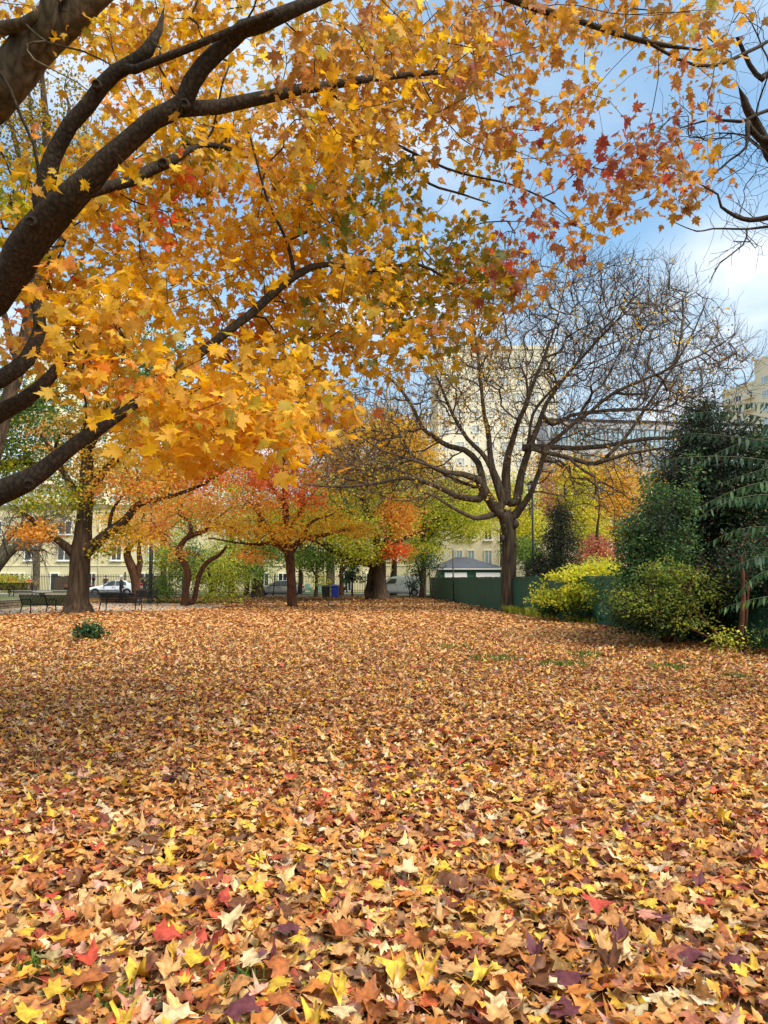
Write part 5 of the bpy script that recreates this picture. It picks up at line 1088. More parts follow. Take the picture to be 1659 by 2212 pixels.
# old tree
mk('old_tree', 'stout old tree with flared double trunk and one heavy limb bending sideways',
   [[(822, 1299, 53, 42), (822, 1285, 53, 32), (820, 1250, 53, 27), (820, 1215, 53, 28), (815, 1175, 53, 20), (800, 1130, 53, 17), (785, 1080, 53, 14), (772, 1020, 53, 10), (760, 960, 53, 6)],
    [(798, 1289, 53.6, 24), (800, 1265, 53.6, 18), (805, 1235, 53.4, 18), (812, 1215, 53.2, 24)], [(815, 1222, 53, 22), (790, 1214, 52.6, 18), (765, 1212, 52.3, 15), (745, 1200, 52, 14), (715, 1186, 52, 13), (690, 1170, 52, 11), (650, 1160, 52, 7), (600, 1150, 52, 4)],
    [(820, 1210, 53, 18), (838, 1160, 53, 13), (845, 1100, 53, 9), (855, 1040, 53, 5)], [(800, 1135, 53, 10), (760, 1110, 53, 8), (715, 1080, 53, 4)], [(822, 1200, 53, 12), (870, 1165, 53, 8), (930, 1140, 53, 4)]],
   [(760, 1140, 53, 120, 60, 4, 550, 'ygreen'), (860, 1110, 52.5, 50, 60, 2, 238, 'orange'), (852, 1185, 52, 30, 18, 1.5, 80, 'redor'), (830, 1030, 53, 120, 60, 4, 367, 'ygreen'), (830, 930, 53.5, 110, 60, 4, 403, 'gold'), (700, 1040, 54, 90, 70, 4, 312, 'ygreen'), (670, 1200, 53, 90, 28, 3, 200, 'green'),
    (780, 1195, 52, 60, 22, 2, 109, 'ygreen'), (740, 960, 54, 80, 50, 3, 200, 'gold'), (730, 1005, 52, 30, 16, 2, 36, 'redor'), (900, 1000, 54, 80, 50, 3, 200, 'gold')],
   bark='bark_far', tmpl=T_D, size=.17, per=14, spread=.42, step=.6, tip=.010, thick=.06, nmax=18)
# trees at the street, each its own
def street_tree(name, label, x, Y, w, y_fork, blobs, bark='bark_far', limbs=(), **kw):
    yb = 1106 - F * math.tan(math.atan2(-1.6, Y) - PITCH)
    base = [[(x, yb + 2, Y, w * 1.35), (x, yb - 14, Y, w), (x + w * .1, (yb + y_fork) / 2, Y, w * .85), (x, y_fork, Y, w * .7), (x + 5, y_fork - 50, Y, w * .4), (x, y_fork - 110, Y, w * .2)]]
    a = dict(tmpl=T_D, size=.18, per=13, spread=.42, step=.7, tip=.012, thick=.06); a.update(kw)
    return mk(name, label, base + [list(l) for l in limbs], blobs, bark=bark, **a)
street_tree('street_tree', 'yellow green street tree behind the garage and the van', 913, 61, 14, 1180, [(950, 1105, 62, 110, 62, 4, 751, 'ygreen'), (1015, 1125, 66, 60, 50, 3, 265, 'lemon'), (905, 1185, 61, 45, 30, 3, 243, 'ygreen'), (960, 1060, 62, 100, 40, 4, 265, 'ygreen')])
street_tree('street_tree', 'green street tree left of the silver car with a thick grey trunk', 556, 62, 26, 1180, [(520, 1190, 62, 90, 40, 3, 266, 'ygreen'), (600, 1185, 62, 80, 34, 3, 182, 'green'), (480, 1225, 60, 60, 40, 2.5, 210, 'green'), (560, 1120, 63, 110, 40, 3, 182, 'ygreen')])
street_tree('street_tree', 'slim grey street tree beside the thick one left of the silver car', 533, 65, 12, 1200, [(500, 1150, 65, 50, 40, 2.5, 70, 'green')], per=10)
street_tree('street_tree', 'tall grey trunk directly behind the blue bin', 712, 66, 21, 1160, [(730, 1100, 66, 90, 50, 3, 130, 'ygreen'), (660, 1120, 66, 60, 40, 3, 80, 'green')], bark='bark_grey')
street_tree('young_tree', 'thin young tree between the turquoise chairs and the dark bin', 683, 62.5, 8, 1240, [(675, 1215, 62.5, 40, 26, 1.6, 60, 'green'), (690, 1255, 62, 20, 16, 1, 20, 'ygreen')], limbs=[[(683, 1245, 62.5, 5), (668, 1215, 62.5, 4), (655, 1190, 62.5, 2)]], per=9)
street_tree('street_tree', 'dark forked street tree right of the blue bin', 737, 66, 11, 1232, [(740, 1180, 66, 60, 30, 2, 60, 'green')], limbs=[[(737, 1235, 66, 8), (760, 1210, 66, 6), (775, 1190, 66, 4)]], bark='bark_red', per=9)
mk('small_evergreen', 'small cone shaped evergreen on a thin stem before the railing', [[(761, 1290, 63, 5), (761, 1260, 63, 4), (761, 1215, 63, 3)]], [(761, 1250, 63, 30, 8, .9, 40, 'dkgreen'), (761, 1235, 63, 22, 9, .8, 40, 'dkgreen'), (761, 1220, 63, 12, 9, .5, 24, 'dkgreen')], tmpl=T_D, size=.16, per=12, spread=.2, step=.3, tip=.01, flat=.3)
mk('weeping_shrub', 'drooping green leaved tree filling the gap behind the crooked trunk',
   [[(452, 1296, 48, 10), (456, 1270, 48, 8), (450, 1230, 48, 6), (430, 1200, 48, 4)], [(456, 1262, 48, 6), (490, 1230, 48, 5), (520, 1215, 48, 3)]],
   [(400, 1215, 49, 70, 55, 2.5, 312, 'green'), (480, 1230, 48, 70, 44, 2.5, 260, 'ygreen'), (360, 1190, 49, 40, 50, 2, 143, 'ygreen'), (355, 1270, 48, 28, 24, 1.5, 91, 'green'), (540, 1225, 48, 40, 30, 2, 104, 'green'), (470, 1280, 47, 50, 14, 1.5, 65, 'ygreen')],
   tmpl=T_LANCE, size=.24, per=14, spread=.34, step=.4, tip=.008, droop=1.1, flat=.9, leafmat='green')
mk('leaning_tree', 'brown leaning double trunked tree behind the mesh bench', [[(296, 1283, 56, 22), (292, 1250, 56, 19), (284, 1225, 56, 20), (274, 1200, 56, 15), (276, 1188, 56, 17), (283, 1180, 56, 8)], [(293, 1262, 56, 14), (303, 1215, 56, 12), (300, 1190, 56, 9), (306, 1150, 56, 7), (312, 1100, 56, 4)]],
   [(320, 1130, 56, 60, 40, 2.5, 110, 'orange'), (280, 1150, 56, 50, 30, 2.5, 80, 'lime'), (350, 1060, 56, 90, 40, 3, 120, 'lime'), (250, 1120, 56, 60, 30, 2.5, 80, 'gold')], bark='bark_red', tmpl=T_D, size=.17, per=12, spread=.36, step=.6, tip=.01, thick=.05)
mk('street_tree', 'grey street tree with a kinked trunk beside the parking sign', [[(76, 1282, 62, 15), (78, 1240, 62, 13), (78, 1205, 62, 13), (70, 1190, 62, 10), (50, 1165, 62, 7), (20, 1140, 62, 4)], [(78, 1200, 62, 9), (95, 1150, 62, 7), (100, 1090, 62, 4)]],
   [(110, 1130, 62, 90, 50, 3, 80, 'rusty'), (40, 1160, 62, 60, 30, 3, 40, 'rusty')], bark='bark_grey', tmpl=T_D, size=.12, per=4, spread=.4, step=.6, tip=.012, extra=(3, 1.2, .7, 0, 3, -.2))
mk('bare_tree', 'leaning grey tree with bare drooping twigs at the far left edge', [[(-60, 1285, 48, 34), (-30, 1250, 48, 28), (0, 1212, 48, 22), (30, 1185, 48, 16), (60, 1170, 48, 10)], [(0, 1210, 48, 14), (20, 1160, 48, 10), (80, 1120, 48, 6), (140, 1110, 48, 3)], [(-10, 1225, 48, 12), (-5, 1185, 48, 10), (60, 1186, 48, 8), (95, 1188, 48, 4)]],
   [(70, 1180, 48, 70, 40, 2.5, 70, 'rusty'), (60, 1120, 48, 110, 40, 3, 110, 'rusty')], bark='bark_grey', tmpl=T_D, size=.1, per=2, spread=.3, step=.5, tip=.010, extra=(4, .9, .7, 0, 3, -.5))
mk('round_shrub', 'rounded yellow green bush behind the far bench', [[(20, 1281, 60, 6), (20, 1265, 60, 4)]], [(20, 1258, 60, 42, 20, 1.4, 170, 'ygreen'), (22, 1256, 60, 36, 16, 1.2, 40, 'orange')], tmpl=T_D, size=.14, per=12, spread=.2, step=.3, tip=.01)
street_tree('street_tree', 'tall yellow green tree on the street seen above the white sedan', 352, 66, 14, 1150, [(330, 1050, 66, 120, 70, 4, 338, 'ygreen'), (250, 1000, 66, 90, 60, 4, 156, 'gold'), (400, 1110, 65, 90, 50, 3, 195, 'lime')], size=.22)
street_tree('street_tree', 'tall lime and gold tree between the crooked tree and the centre maple', 500, 69, 14, 1150, [(520, 1050, 69, 120, 80, 4, 420, 'ygreen'), (600, 1120, 67, 90, 50, 3, 240, 'ygreen'), (480, 960, 69, 90, 50, 4, 165, 'gold')], size=.22)
street_tree('street_tree', 'green and yellow tree on the street behind the old double trunk', 850, 70, 14, 1150, [(800, 1060, 70, 130, 80, 4, 614, 'ygreen'), (680, 1120, 69, 90, 60, 3, 409, 'ygreen'), (870, 960, 70, 80, 60, 4, 384, 'gold'), (900, 1120, 66, 70, 60, 3, 358, 'ygreen')], size=.22)
# far yellow trees on the right
for i, (lab, x, w, Y, bl) in enumerate([
    ('orange yellow tree below the brick block', 1330, 16, 76, [(1330, 1060, 76, 110, 90, 4, 720, 'yellow'), (1200, 1010, 76, 80, 50, 3, 180, 'gold'), (1360, 1150, 76, 60, 60, 3, 180, 'yellow'), (1280, 1120, 75, 50, 60, 3, 150, 'gold')]),
    ('bright lime yellow upright tree beyond the green fence', 1255, 13, 72, [(1250, 1070, 72, 46, 80, 3, 300, 'lemon'), (1275, 1150, 71, 46, 60, 3, 240, 'lemon')]),
    ('pale green tree close right of the bare tree trunk', 1140, 12, 66, [(1140, 1140, 66, 46, 50, 3, 255, 'lemon'), (1130, 1185, 60, 40, 30, 2, 135, 'green'), (1120, 1060, 66, 50, 40, 3, 90, 'ygreen')]),
    ('dull rust brown tree far behind the arborvitae', 1200, 14, 82, [(1200, 1070, 82, 80, 70, 4, 255, 'redbush'), (1280, 1010, 84, 90, 36, 4, 195, 'rusty')]),
    ('small red leaved tree beyond the yellow bush', 1290, 9, 58, [(1290, 1190, 58, 30, 40, 2, 135, 'redbush'), (1260, 1215, 56, 40, 24, 2, 90, 'redbush'), (1300, 1225, 50, 40, 24, 2, 105, 'ygreen')]),
    ('golden tree showing between the conifer and the tree of heaven', 1590, 14, 60, [(1570, 1160, 60, 110, 90, 3, 330, 'yellow'), (1440, 1060, 62, 60, 50, 3, 135, 'gold')])]):
    street_tree('yellow_tree' if i != 4 else 'red_tree', lab, x, Y, w, 1150, bl, spread=.5, size=.2, per=15)
street_tree('yellow_tree', 'yellow leaved tree filling the gap behind the bare tree and the garage roof', 1085, 80, 14, 1150, [(1050, 1090, 80, 80, 60, 4, 260, 'lemon'), (1120, 1100, 80, 60, 60, 3, 180, 'yellow'), (1000, 1050, 82, 80, 50, 4, 160, 'gold')], spread=.5, size=.22, per=14)
# young trees beside the van and fence end
mk('scrubby_shrub', 'dark twiggy evergreen shrub in front of the white van', [[(885, 1290, 60, 3), (884, 1275, 60, 2)], [(886, 1285, 60, 3), (895, 1262, 60, 2)]], [(892, 1262, 60, 20, 12, .8, 60, 'dkgreen')], tmpl=T_D, size=.12, per=9, spread=.13, step=.2, tip=.01)
mk('slender_tree', 'multi stemmed thin tree at the far end of the green fence', [[(918, 1292, 57, 8), (912, 1255, 57, 6), (900, 1215, 57, 4)], [(940, 1305, 55, 4), (930, 1265, 55, 3), (926, 1220, 55, 2)], [(941, 1305, 55, 4), (936, 1268, 55, 3), (948, 1220, 55, 2)]],
   [(920, 1215, 57, 36, 30, 1.5, 110, 'dkgreen'), (900, 1245, 57, 18, 16, 1, 30, 'dkgreen')], tmpl=T_D, size=.14, per=9, spread=.26, step=.4, tip=.01, lims_px=True)

px_a = lambda A: proj(A)[0]
# the large bare tree
def q3(pts, s=.63): return [((1000 + .87 * x) / 1.4727, (900 + .87 * y) / 1.4727, Y, w * s) for x, y, Y, w in pts]
def bare_blobs(): 
    B = []
    for (x, y, rx, ry, n) in [(560, 330, 330, 230, 250), (840, 200, 380, 300, 330), (1130, 320, 330, 260, 330), (250, 520, 260, 200, 200), (180, 690, 220, 110, 170), (1350, 420, 250, 200, 190), (900, 560, 380, 160, 190), (700, 20, 280, 180, 130), (1180, 90, 260, 200, 170), (1000, 760, 300, 130, 90), (420, 740, 220, 90, 80), (1250, 640, 200, 70, 50), (1500, 260, 120, 140, 70), (1300, 120, 160, 160, 70), (1000, -40, 200, 120, 60)]:
        X_, Y_ = (1000 + .87 * x) / 1.4727, (900 + .87 * y) / 1.4727; B.append((X_, Y_, 35, rx * .59, ry * .59, 4.6, int(n * 1.6), 'rusty'))
    return B
bt = Skel(); T3 = 34.8
for lb in [
 [(712, 1212, T3, 96), (712, 1190, T3, 66), (712, 1150, T3, 54), (712, 1040, T3, 50), (714, 940, T3, 50), (712, 905, T3, 64), (706, 872, T3, 58), (694, 840, T3, 50)],
 [(690, 850, T3, 40), (655, 815, T3, 36), (622, 765, 34.2, 32), (596, 722, 34, 26), (540, 700, 33.6, 20), (470, 690, 33.2, 15), (415, 665, 33, 11), (330, 640, 32.6, 8), (240, 610, 32.4, 5)],
 [(600, 790, 34.3, 26), (560, 785, 34, 22), (515, 778, 33.5, 19), (450, 742, 33, 17), (330, 712, 32.5, 14), (200, 738, 32, 11), (60, 745, 31.6, 7), (-40, 735, 31.4, 4)],
 [(652, 848, T3, 22), (610, 858, 34, 18), (575, 856, 33.6, 14), (510, 825, 33.2, 11), (440, 780, 33, 8), (380, 760, 32.6, 4)],
 [(660, 825, T3, 30), (618, 745, 35, 26), (600, 660, 35.4, 22), (550, 612, 35.6, 20), (490, 598, 35.8, 18), (440, 565, 36, 15), (395, 530, 36, 14), (350, 440, 36.4, 12), (290, 360, 36.6, 9), (200, 300, 36.8, 5)],
 [(690, 800, T3, 34), (664, 720, T3, 28), (645, 650, 35, 20), (640, 560, 35, 17), (622, 480, 35.2, 14), (608, 350, 35.4, 11), (590, 200, 35.6, 8), (572, 80, 35.8, 5)],
 [(650, 680, 35, 20), (610, 620, 35, 16), (560, 570, 34.6, 14), (505, 480, 34.4, 11), (460, 370, 34, 8), (405, 250, 34, 4)],
 [(704, 790, T3, 34), (702, 700, T3, 30), (712, 620, 34.4, 22), (755, 490, 34, 15), (808, 350, 33.6, 11), (868, 200, 33.4, 8), (905, 60, 33.2, 4), (930, -60, 33, 3)],
 [(738, 805, T3, 36), (758, 700, 35, 24), (785, 610, 35.2, 22), (818, 520, 35.4, 17), (850, 440, 35.6, 14), (920, 340, 35.8, 11), (1050, 195, 36, 7), (1160, 90, 36.2, 4)],
 [(735, 850, T3, 30), (790, 770, 34.2, 18), (822, 690, 34, 16), (850, 610, 33.8, 15), (930, 530, 33.6, 12), (1010, 470, 33.4, 12), (1100, 400, 33, 11), (1250, 335, 32.6, 8), (1400, 270, 32.4, 6), (1500, 215, 32.2, 4)],
 [(760, 600, 35, 20), (860, 600, 35, 18), (980, 605, 35, 16), (1100, 590, 35, 14), (1200, 572, 35, 13), (1320, 566, 35, 9), (1400, 570, 35, 5)],
 [(790, 605, 34, 18), (900, 632, 33.6, 17), (1000, 660, 33.4, 16), (1050, 652, 33.2, 15), (1150, 625, 33, 11), (1280, 602, 32.8, 6)],
 [(1050, 655, 33.2, 12), (1130, 575, 33, 11), (1190, 490, 33, 10), (1250, 400, 33, 8), (1330, 280, 33, 7), (1390, 170, 33, 5), (1440, 50, 33, 3)],
 [(870, 520, 35.6, 14), (940, 485, 36, 12), (1040, 470, 36.2, 11), (1160, 462, 36.4, 9), (1300, 470, 36.6, 5)],
 [(940, 650, 33.4, 9), (990, 690, 33, 9), (1025, 712, 32.8, 8), (1028, 770, 32.6, 5)], [(760, 700, 35, 14), (780, 600, 35.6, 12), (800, 480, 36, 10), (860, 400, 36.4, 8), (960, 290, 36.8, 5), (1010, 120, 37, 3)]]:
    bt.limb(q3(lb), step=.5, wob=.012)
A, K = blob_points(bare_blobs()); tp = bt.grow(A, step=.42, bias=.12, bow=.22, wig=.035, up=.05)
bt.twigs(tp, 3.0, 1.1, .38, 0, 3, .26); bt.radii(.0078, 2.6)
b0 = Vector(bt.P[0]); b0.z = 0; bo = empty('bare_tree', b0, 'broad nearly bare tree with a gnarled trunk in front of the green fence', 'tree')
for me, nm in zip(bt.meshes(.05, 22), ('trunk', 'branches')):
    ob = link(nm, me, bo, M['bark_bare'] if nm == 'trunk' else M['bark_twig']); ob.location = -b0
    if nm == 'branches': ob['kind'] = 'stuff'
sel = rng.random(len(A)) < np.where(px_a(A) < 1080, .62, .34); px, py, _ = proj(A); selx = sel & ((px < 1100) | (rng.random(len(A)) < .5))
Kl = np.where(rng.random(int(selx.sum())) < .6, 'yellow', 'rusty')
P, N, T, S, col = cluster_leaves(A[selx], Kl, 7, .14, .24, .8, .6); ob = link('foliage', leaves_mesh('foliage', P, N, T, S, col, T_D), bo, M['leaf']); ob.location = -b0; ob['kind'] = 'stuff'
# burls on the trunk
for (x, y, r) in ((1085, 1163, .13), (1114, 1132, .17), (1089, 1137, .09), (1113, 1176, .08)):
    w = W(x, y, 34.55); m = MB(); prof = [(.02, -1), (.6, -.7), (.95, -.2), (1, .2), (.7, .75), (.02, 1)]; m.lathe([(a_ * r * random.uniform(.9, 1.1), b_ * r * 1.3) for a_, b_ in prof], 12); q = m.build('burl', M['bark_bare'], bo); q.location = w - b0
# a second bare crown further back
mk('bare_tree', 'thin dark bare tree standing behind the red maple', [[(648, 1283, 58, 10), (650, 1200, 58, 8), (655, 1080, 58, 7), (662, 980, 58, 5), (670, 900, 58, 3)], [(655, 1060, 58, 5), (700, 980, 58, 4), (740, 920, 58, 2)], [(655, 1040, 58, 5), (610, 960, 58, 4), (580, 900, 58, 2)]],
   [(680, 950, 58, 110, 80, 3, 160, 'gold')], bark='bark_far', per=1, size=.14, spread=.3, step=.6, tip=.012, extra=(3, 1.3, .6, 0, 3, .1))
# leafless tree outside the frame on the right, its boughs reaching in
def q6(pts): return [(1290 + .2762 * x, .2762 * y, Y, w) for x, y, Y, w in pts]
mk('bare_tree', 'dark leafless boughs reaching in from a tree beyond the right edge', [
   [(2250, 1500, 9.5, 110), (2230, 1250, 9.5, 100), (2200, 900, 9.4, 90)], [(2200, 900, 9.3, 60), (1900, 640, 8.6, 34), (1720, 420, 8.1, 24), (1662, 330, 8, 19), (1646, 290, 8, 18), (1616, 238, 7.9, 14), (1608, 216, 7.9, 12)],
   q6([(1700, 1150, 8.2, 14), (1500, 1100, 8, 13), (1260, 1080, 7.9, 12), (1180, 960, 7.8, 10), (1165, 1150, 7.7, 5), (1040, 1250, 7.7, 4), (850, 1420, 7.6, 2)]),
   [(2200, 900, 9.3, 40), (1900, 560, 8.4, 24), (1720, 470, 7.9, 14), (1660, 470, 7.8, 10), (1619, 475, 7.8, 9), (1588, 466, 7.7, 7), (1558, 447, 7.6, 5), (1550, 420, 7.6, 4), (1516, 400, 7.6, 3), (1489, 378, 7.5, 2)],
   [(1720, 480, 8.0, 7), (1660, 489, 7.9, 5), (1613, 495, 7.8, 4), (1539, 494, 7.8, 3), (1505, 500, 7.8, 2.4), (1456, 480, 7.7, 1.6)], [(1616, 497, 7.8, 4), (1605, 530, 7.7, 3.6), (1555, 569, 7.7, 3), (1533, 611, 7.6, 1.8)],
   [(1900, 300, 8.6, 22), (1760, 200, 8.2, 14), (1660, 160, 8, 11), (1648, 172, 7.9, 10), (1620, 140, 7.9, 9), (1592, 80, 7.8, 7)], [(1900, 330, 8.6, 12), (1700, 240, 8, 7), (1600, 262, 7.8, 6), (1540, 258, 7.8, 4), (1470, 276, 7.8, 2.4)]],
   [(1620, 330, 7.8, 110, 160, .8, 75, 'rust'), (1590, 520, 7.7, 90, 80, .7, 34, 'rust'), (1480, 290, 7.8, 80, 80, .7, 26, 'rust'), (1800, 350, 8.5, 200, 300, 1.5, 90, 'rust'), (1640, 60, 8, 80, 80, .8, 30, 'rust')],
   bark='bark', per=0, step=.14, tip=.0022, extra=(1.6, .28, .6, 0, 3, .05), thick=.03, bias=.1, wig=.02, bow=.5)

# ---------------------------------------------------------------- shrubs and conifers on the right
mk('conifer_tree', 'big dark conifer towering over the shrubs', [[(1512, 1385, 19.5, 34), (1512, 1250, 19.5, 28), (1515, 1100, 19.5, 20), (1520, 960, 19.5, 12), (1525, 870, 19.5, 5)]],
   [(1520, 890, 19.5, 34, 30, .4, 88, 'conifer'), (1512, 950, 19.5, 64, 40, .7, 240, 'conifer'), (1505, 1020, 19.5, 90, 50, 1, 420, 'conifer'), (1510, 1110, 19.5, 110, 60, 1.2, 600, 'conifer'), (1520, 1210, 19.5, 120, 60, 1.3, 660, 'conifer'), (1540, 1290, 19.5, 110, 40, 1.2, 380, 'conifer')],
   bark='bark_red', leafmat='green', tmpl=T_LANCE, size=.13, per=24, spread=.20, step=.3, tip=.006, flat=.9, droop=.5)
mk('arborvitae_tree', 'narrow dark arborvitae behind the fence beside the lamp pole', [[(1215, 1320, 33, 20), (1215, 1240, 33, 14), (1212, 1150, 33, 8), (1212, 1095, 33, 4)], [(1165, 1310, 34, 8), (1165, 1200, 34, 4)]],
   [(1212, 1110, 33, 28, 26, .6, 108, 'conifer'), (1210, 1165, 33, 46, 40, 1, 270, 'conifer'), (1205, 1225, 33, 60, 44, 1.2, 360, 'conifer'), (1160, 1225, 34, 26, 40, .8, 108, 'dkgreen'), (1190, 1275, 33, 50, 30, 1, 198, 'conifer')],
   bark='bark_red', leafmat='green', tmpl=T_LANCE, size=.13, per=22, spread=.2, step=.4, tip=.008, flat=.9)
mk('leafy_shrub', 'tall glossy green shrub with upright leafy shoots in front of the conifer', [[(1440, 1385, 18, 9), (1430, 1250, 18, 7), (1420, 1120, 18, 4), (1412, 1050, 18, 2)], [(1450, 1385, 18, 8), (1470, 1240, 17.6, 6), (1490, 1080, 17.5, 3)], [(1430, 1380, 18, 7), (1390, 1270, 18, 5), (1365, 1180, 18, 3)]],
   [(1385, 1150, 18, 52, 50, .8, 255, 'gloss'), (1420, 1080, 18, 34, 50, .6, 119, 'gloss'), (1488, 1090, 17.4, 16, 50, .3, 74, 'gloss'), (1440, 1180, 17.6, 80, 60, .8, 340, 'gloss'), (1400, 1250, 17.6, 80, 50, .8, 323, 'gloss'), (1370, 1200, 18, 40, 60, .7, 153, 'gloss'), (1460, 1290, 17.8, 90, 50, .8, 238, 'dkgreen'), (1340, 1130, 18, 20, 40, .3, 12, 'gloss'), (1395, 1040, 18, 14, 34, .3, 10, 'gloss'), (1500, 1010, 17.6, 14, 40, .3, 14, 'gloss'), (1440, 1110, 17.2, 60, 60, .6, 60, 'conifer'), (1380, 1290, 18.2, 70, 60, .8, 160, 'conifer')],
   bark='bark_red', leafmat='green', tmpl=T_OVAL, size=.085, per=11, spread=.10, step=.2, tip=.004, flat=.8, thick=.02)
mk('arching_shrub', 'low arching shrub with small yellow green leaves at the lawn edge', [[(1440, 1378, 16.8, 7), (1420, 1300, 16.6, 5), (1390, 1250, 16.4, 3)], [(1445, 1378, 16.8, 6), (1480, 1280, 16.4, 5), (1510, 1220, 16.2, 3)], [(1570, 1392, 15.8, 11), (1520, 1340, 16.2, 10), (1490, 1290, 16.4, 7), (1450, 1230, 16.6, 4)]],
   [(1400, 1300, 16.4, 90, 46, .6, 198, 'dullyg'), (1500, 1270, 16.4, 70, 56, .5, 144, 'dullyg'), (1390, 1320, 16.6, 60, 30, .6, 144, 'dkgreen'), (1490, 1345, 16, 60, 20, .5, 28, 'dullyg'), (1360, 1340, 17, 50, 24, .5, 90, 'dkgreen'), (1420, 1355, 16.6, 60, 20, .4, 70, 'dkgreen'), (1340, 1290, 17.2, 36, 40, .5, 70, 'gloss'), (1440, 1230, 16.6, 60, 30, .5, 108, 'dullyg')],
   bark='bark_red', leafmat='leaf', tmpl=T_OVAL, size=.075, per=8, spread=.10, step=.2, tip=.0035, flat=.5, thick=.02)
mk('yellow_bush', 'bright yellow green bush with drooping pointed leaves', [[(1274, 1345, 27.5, 9), (1274, 1310, 27.5, 7), (1262, 1280, 27.5, 5), (1240, 1255, 27.5, 3)], [(1274, 1312, 27.5, 5), (1300, 1270, 27.2, 4), (1320, 1235, 27, 2)], [(1330, 1350, 26, 7), (1335, 1290, 26, 5), (1320, 1245, 26, 3)]],
   [(1240, 1240, 27, 60, 10, .8, 83, 'lemon'), (1290, 1262, 26.6, 80, 12, .9, 152, 'lemon'), (1270, 1225, 27.5, 50, 12, .8, 76, 'lemon'), (1240, 1290, 27, 70, 26, 1, 171, 'ygreen'), (1310, 1300, 26.5, 60, 26, 1, 171, 'ygreen'), (1330, 1230, 27, 24, 14, .6, 45, 'lemon'), (1200, 1310, 27.5, 36, 14, .8, 57, 'dkgreen'), (1340, 1330, 26, 50, 24, .8, 114, 'dkgreen'), (1180, 1285, 27.5, 40, 22, .8, 50, 'ygreen'), (1320, 1270, 25.5, 60, 40, 1, 150, 'ygreen'), (1300, 1320, 26, 70, 26, .9, 110, 'dkgreen'), (1370, 1300, 22, 50, 60, .9, 120, 'dkgreen'), (1280, 1330, 27, 60, 12, .8, 64, 'ygreen')],
   bark='bark_red', leafmat='leaf', tmpl=T_OVAL, size=.13, per=11, spread=.17, step=.3, tip=.005, flat=.35, thick=.02, droop=.5)
mk('dark_shrub', 'dark evergreen undergrowth in the corner under the conifer', [[(1600, 1400, 15.6, 12), (1602, 1340, 15.6, 10), (1606, 1270, 15.6, 8), (1600, 1200, 15.6, 5)], [(1608, 1400, 15.6, 8), (1612, 1330, 15.6, 6), (1618, 1260, 15.6, 4)]],
   [(1560, 1330, 17.8, 120, 50, .7, 240, 'dkgreen'), (1480, 1340, 18, 90, 40, .7, 200, 'conifer'), (1560, 1250, 17.5, 110, 60, .8, 340, 'conifer'), (1640, 1230, 16.5, 90, 90, .7, 300, 'dkgreen'), (1590, 1370, 15.4, 50, 14, .3, 18, 'ygreen'), (1650, 1370, 15.5, 30, 20, .3, 28, 'dkgreen'), (1760, 1300, 16.5, 110, 110, .8, 320, 'dkgreen')],  # foliage mass enlarged so that it shades the corner
   bark='bark_red', leafmat='green', tmpl=T_OVAL, size=.08, per=14, spread=.12, step=.2, tip=.004, flat=.8, thick=.02)
mk('broadleaf_tree', 'dense dark green broadleaf tree behind the feathery fronds at the right edge', [[(1700, 1372, 18.5, 20), (1695, 1250, 18.5, 16), (1680, 1100, 18.5, 11), (1670, 960, 18.5, 6)], [(1690, 1180, 18.5, 10), (1620, 1080, 18.4, 6), (1590, 1000, 18.4, 3)]],
   [(1600, 950, 18.5, 60, 40, .7, 110, 'conifer'), (1560, 1060, 18.6, 80, 80, .8, 200, 'conifer'), (1650, 980, 18.5, 80, 70, .8, 150, 'dkgreen'), (1640, 1080, 18.3, 100, 70, .9, 260, 'dkgreen'), (1650, 1190, 18.2, 110, 70, .9, 260, 'conifer'), (1660, 1290, 18, 120, 60, .8, 200, 'dkgreen'), (1760, 1100, 18.5, 100, 150, 1, 260, 'dkgreen')],
   bark='bark_red', leafmat='green', tmpl=T_OVAL, size=.10, per=16, spread=.17, step=.3, tip=.005, flat=.8, thick=.02)
mk('low_shrub', 'small low leafy plant alone on the leaf covered lawn', [[(194, 1390, 18.3, 3), (192, 1375, 18.3, 2)]], [(194, 1364, 18.3, 38, 20, .4, 60, 'dkgreen'), (190, 1360, 18.3, 30, 18, .35, 40, 'gloss'), (176, 1380, 18.2, 30, 10, .3, 34, 'rusty')],
   leafmat='green', tmpl=T_OVAL, size=.10, per=8, spread=.06, step=.08, tip=.003, flat=.8)
M['stem'] = plain('green_stem', L(80, 84, 44), .7)
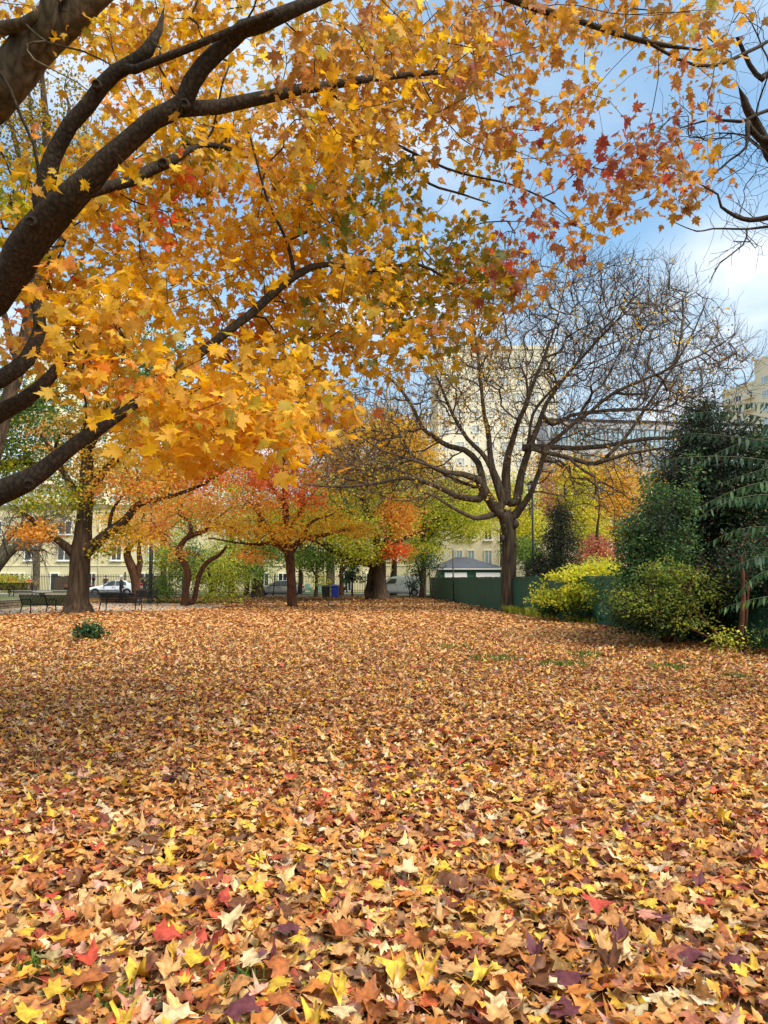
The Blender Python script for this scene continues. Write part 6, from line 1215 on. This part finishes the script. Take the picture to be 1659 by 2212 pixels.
# tree of heaven: long pinnate leaves from outside the right edge
th = Skel()
for lb in [[(2050, 1560, 9.5, 60), (2030, 1250, 9.4, 50), (1980, 1000, 9.2, 40), (1940, 860, 9.1, 28), (1900, 760, 9, 12)], [(2020, 1200, 9.3, 24), (1860, 1100, 9, 16), (1740, 1040, 8.9, 9)], [(2030, 1250, 9.3, 22), (1880, 1240, 9, 14), (1740, 1190, 8.8, 8)], [(1980, 1000, 9.2, 22), (1850, 950, 9, 14), (1740, 930, 8.9, 8)]]: th.limb(lb, step=.2)
th.radii(.006); b0 = Vector(th.P[0]); b0.z = 0; to = empty('tree_of_heaven', b0, 'tree of heaven holding long feathery green leaves over the shrubs from the right edge', 'tree')
for me, nm in zip(th.meshes(.02, 10), ('trunk', 'branches')):
    if me: ob = link(nm, me, to, M['bark_grey']); ob.location = -b0
FR = [((1660, 905, 8.9), (1560, 882, 8.7), (1455, 925, 8.5), 'sumac'), ((1700, 960, 8.9), (1560, 930, 8.5), (1478, 938, 8.3), 'sumac'), ((1690, 1000, 8.8), (1560, 975, 8.4), (1425, 990, 8.2), 'sumac'), ((1680, 945, 9.2), (1600, 950, 9.1), (1520, 990, 9), 'sumac'),
      ((1700, 1040, 8.8), (1620, 1030, 8.6), (1500, 1075, 8.4), 'gloss'), ((1700, 1075, 8.8), (1600, 1060, 8.6), (1505, 1100, 8.4), 'gloss'), ((1700, 1095, 8.7), (1620, 1080, 8.5), (1555, 1105, 8.3), 'sumac'), ((1710, 1150, 8.8), (1640, 1130, 8.6), (1560, 1150, 8.5), 'gloss'),
      ((1700, 1210, 8.8), (1650, 1180, 8.7), (1580, 1190, 8.6), 'sumac'), ((1710, 1240, 8.8), (1650, 1235, 8.7), (1590, 1260, 8.6), 'gloss'), ((1710, 1290, 8.7), (1640, 1280, 8.6), (1565, 1305, 8.5), 'gloss'), ((1720, 880, 9), (1640, 870, 8.8), (1560, 890, 8.8), 'sumac'),
      ((1710, 1000, 9.3), (1640, 1010, 9.2), (1560, 1040, 9.1), 'sumac'), ((1720, 1180, 9), (1690, 1150, 8.9), (1640, 1170, 8.8), 'gloss'), ((1740, 1330, 8.7), (1680, 1330, 8.6), (1630, 1350, 8.5), 'gloss'), ((1760, 920, 9.3), (1700, 900, 9.4), (1620, 915, 9.5), 'sumac')]
lf = {}
for pn in ('sumac', 'gloss', 'ygreen'):
    for k in range(3):
        tv, tf = T_LANCE[k % 2]; c = colours(pn, 1)[0]; lf[pn, k] = np_mesh('leaflet', tv * [1.05, 1, 1], Ft=tf, col=np.clip(np.repeat([c], len(tv), 0) * rng.uniform(.9, 1.1, (len(tv), 1)), 0, 1)); lf[pn, k].materials.append(M['green'])
n_leaflet = 0
for (a_, b_, c_, pn) in FR:
    a_, b_, c_ = W(*a_), W(*b_), W(*c_); c_ += Vector((random.gauss(0, .08), random.gauss(0, .15), random.gauss(-.06, .12))); b_ += Vector((0, random.gauss(0, .1), random.gauss(.04, .07))); m = MB(); pts = [(1 - t) ** 2 * a_ + 2 * t * (1 - t) * b_ + t * t * c_ for t in np.linspace(0, 1, 10)]
    m.tube([p - b0 for p in pts], [.005 - .0004 * i for i in range(10)], 5); rc = m.build('frond', M['stem'], to)
    NL = 28; rest_ = []
    for i in range(NL):
        t = .10 + .89 * i / (NL - 1); p = (1 - t) ** 2 * a_ + 2 * t * (1 - t) * b_ + t * t * c_; d = (2 * (1 - t) * (b_ - a_) + 2 * t * (c_ - b_)).normalized()
        side = Vector((0, 0, 1)).cross(d).normalized() * (1 if i % 2 else -1); tdir = (side * random.uniform(.3, .6) + d * random.uniform(.3, .6) + Vector((0, 0, -.75 - .5 * random.random()))).normalized(); n_ = side.cross(d) * (1 if i % 2 else -1); n_ = (n_ + Vector((random.gauss(0, .5), random.gauss(0, .5), .5))).normalized()
        x_ = tdir.cross(n_).normalized(); n_ = x_.cross(tdir); sz = .15 * (1 - .6 * abs(t - .4)) * random.uniform(.7, 1.2)
        if n_leaflet >= 285: rest_.append((np.array(p - b0), np.array(n_), np.array(tdir), sz))
        else:
            o = link('leaflet', lf[pn, random.randrange(3)], rc); Mx = Matrix(((x_[0], tdir[0], n_[0]), (x_[1], tdir[1], n_[1]), (x_[2], tdir[2], n_[2]))) * sz; Mx = Mx.to_4x4(); Mx.translation = p - b0; o.matrix_local = Mx; n_leaflet += 1
    if rest_:
        q = link('leaflets', leaves_mesh('leaflets', np.array([r_[0] for r_ in rest_]), np.array([r_[1] for r_ in rest_]), np.array([r_[2] for r_ in rest_]), np.array([r_[3] for r_ in rest_]), colours(pn, len(rest_)), T_LANCE), rc, M['green']); q['kind'] = 'stuff'
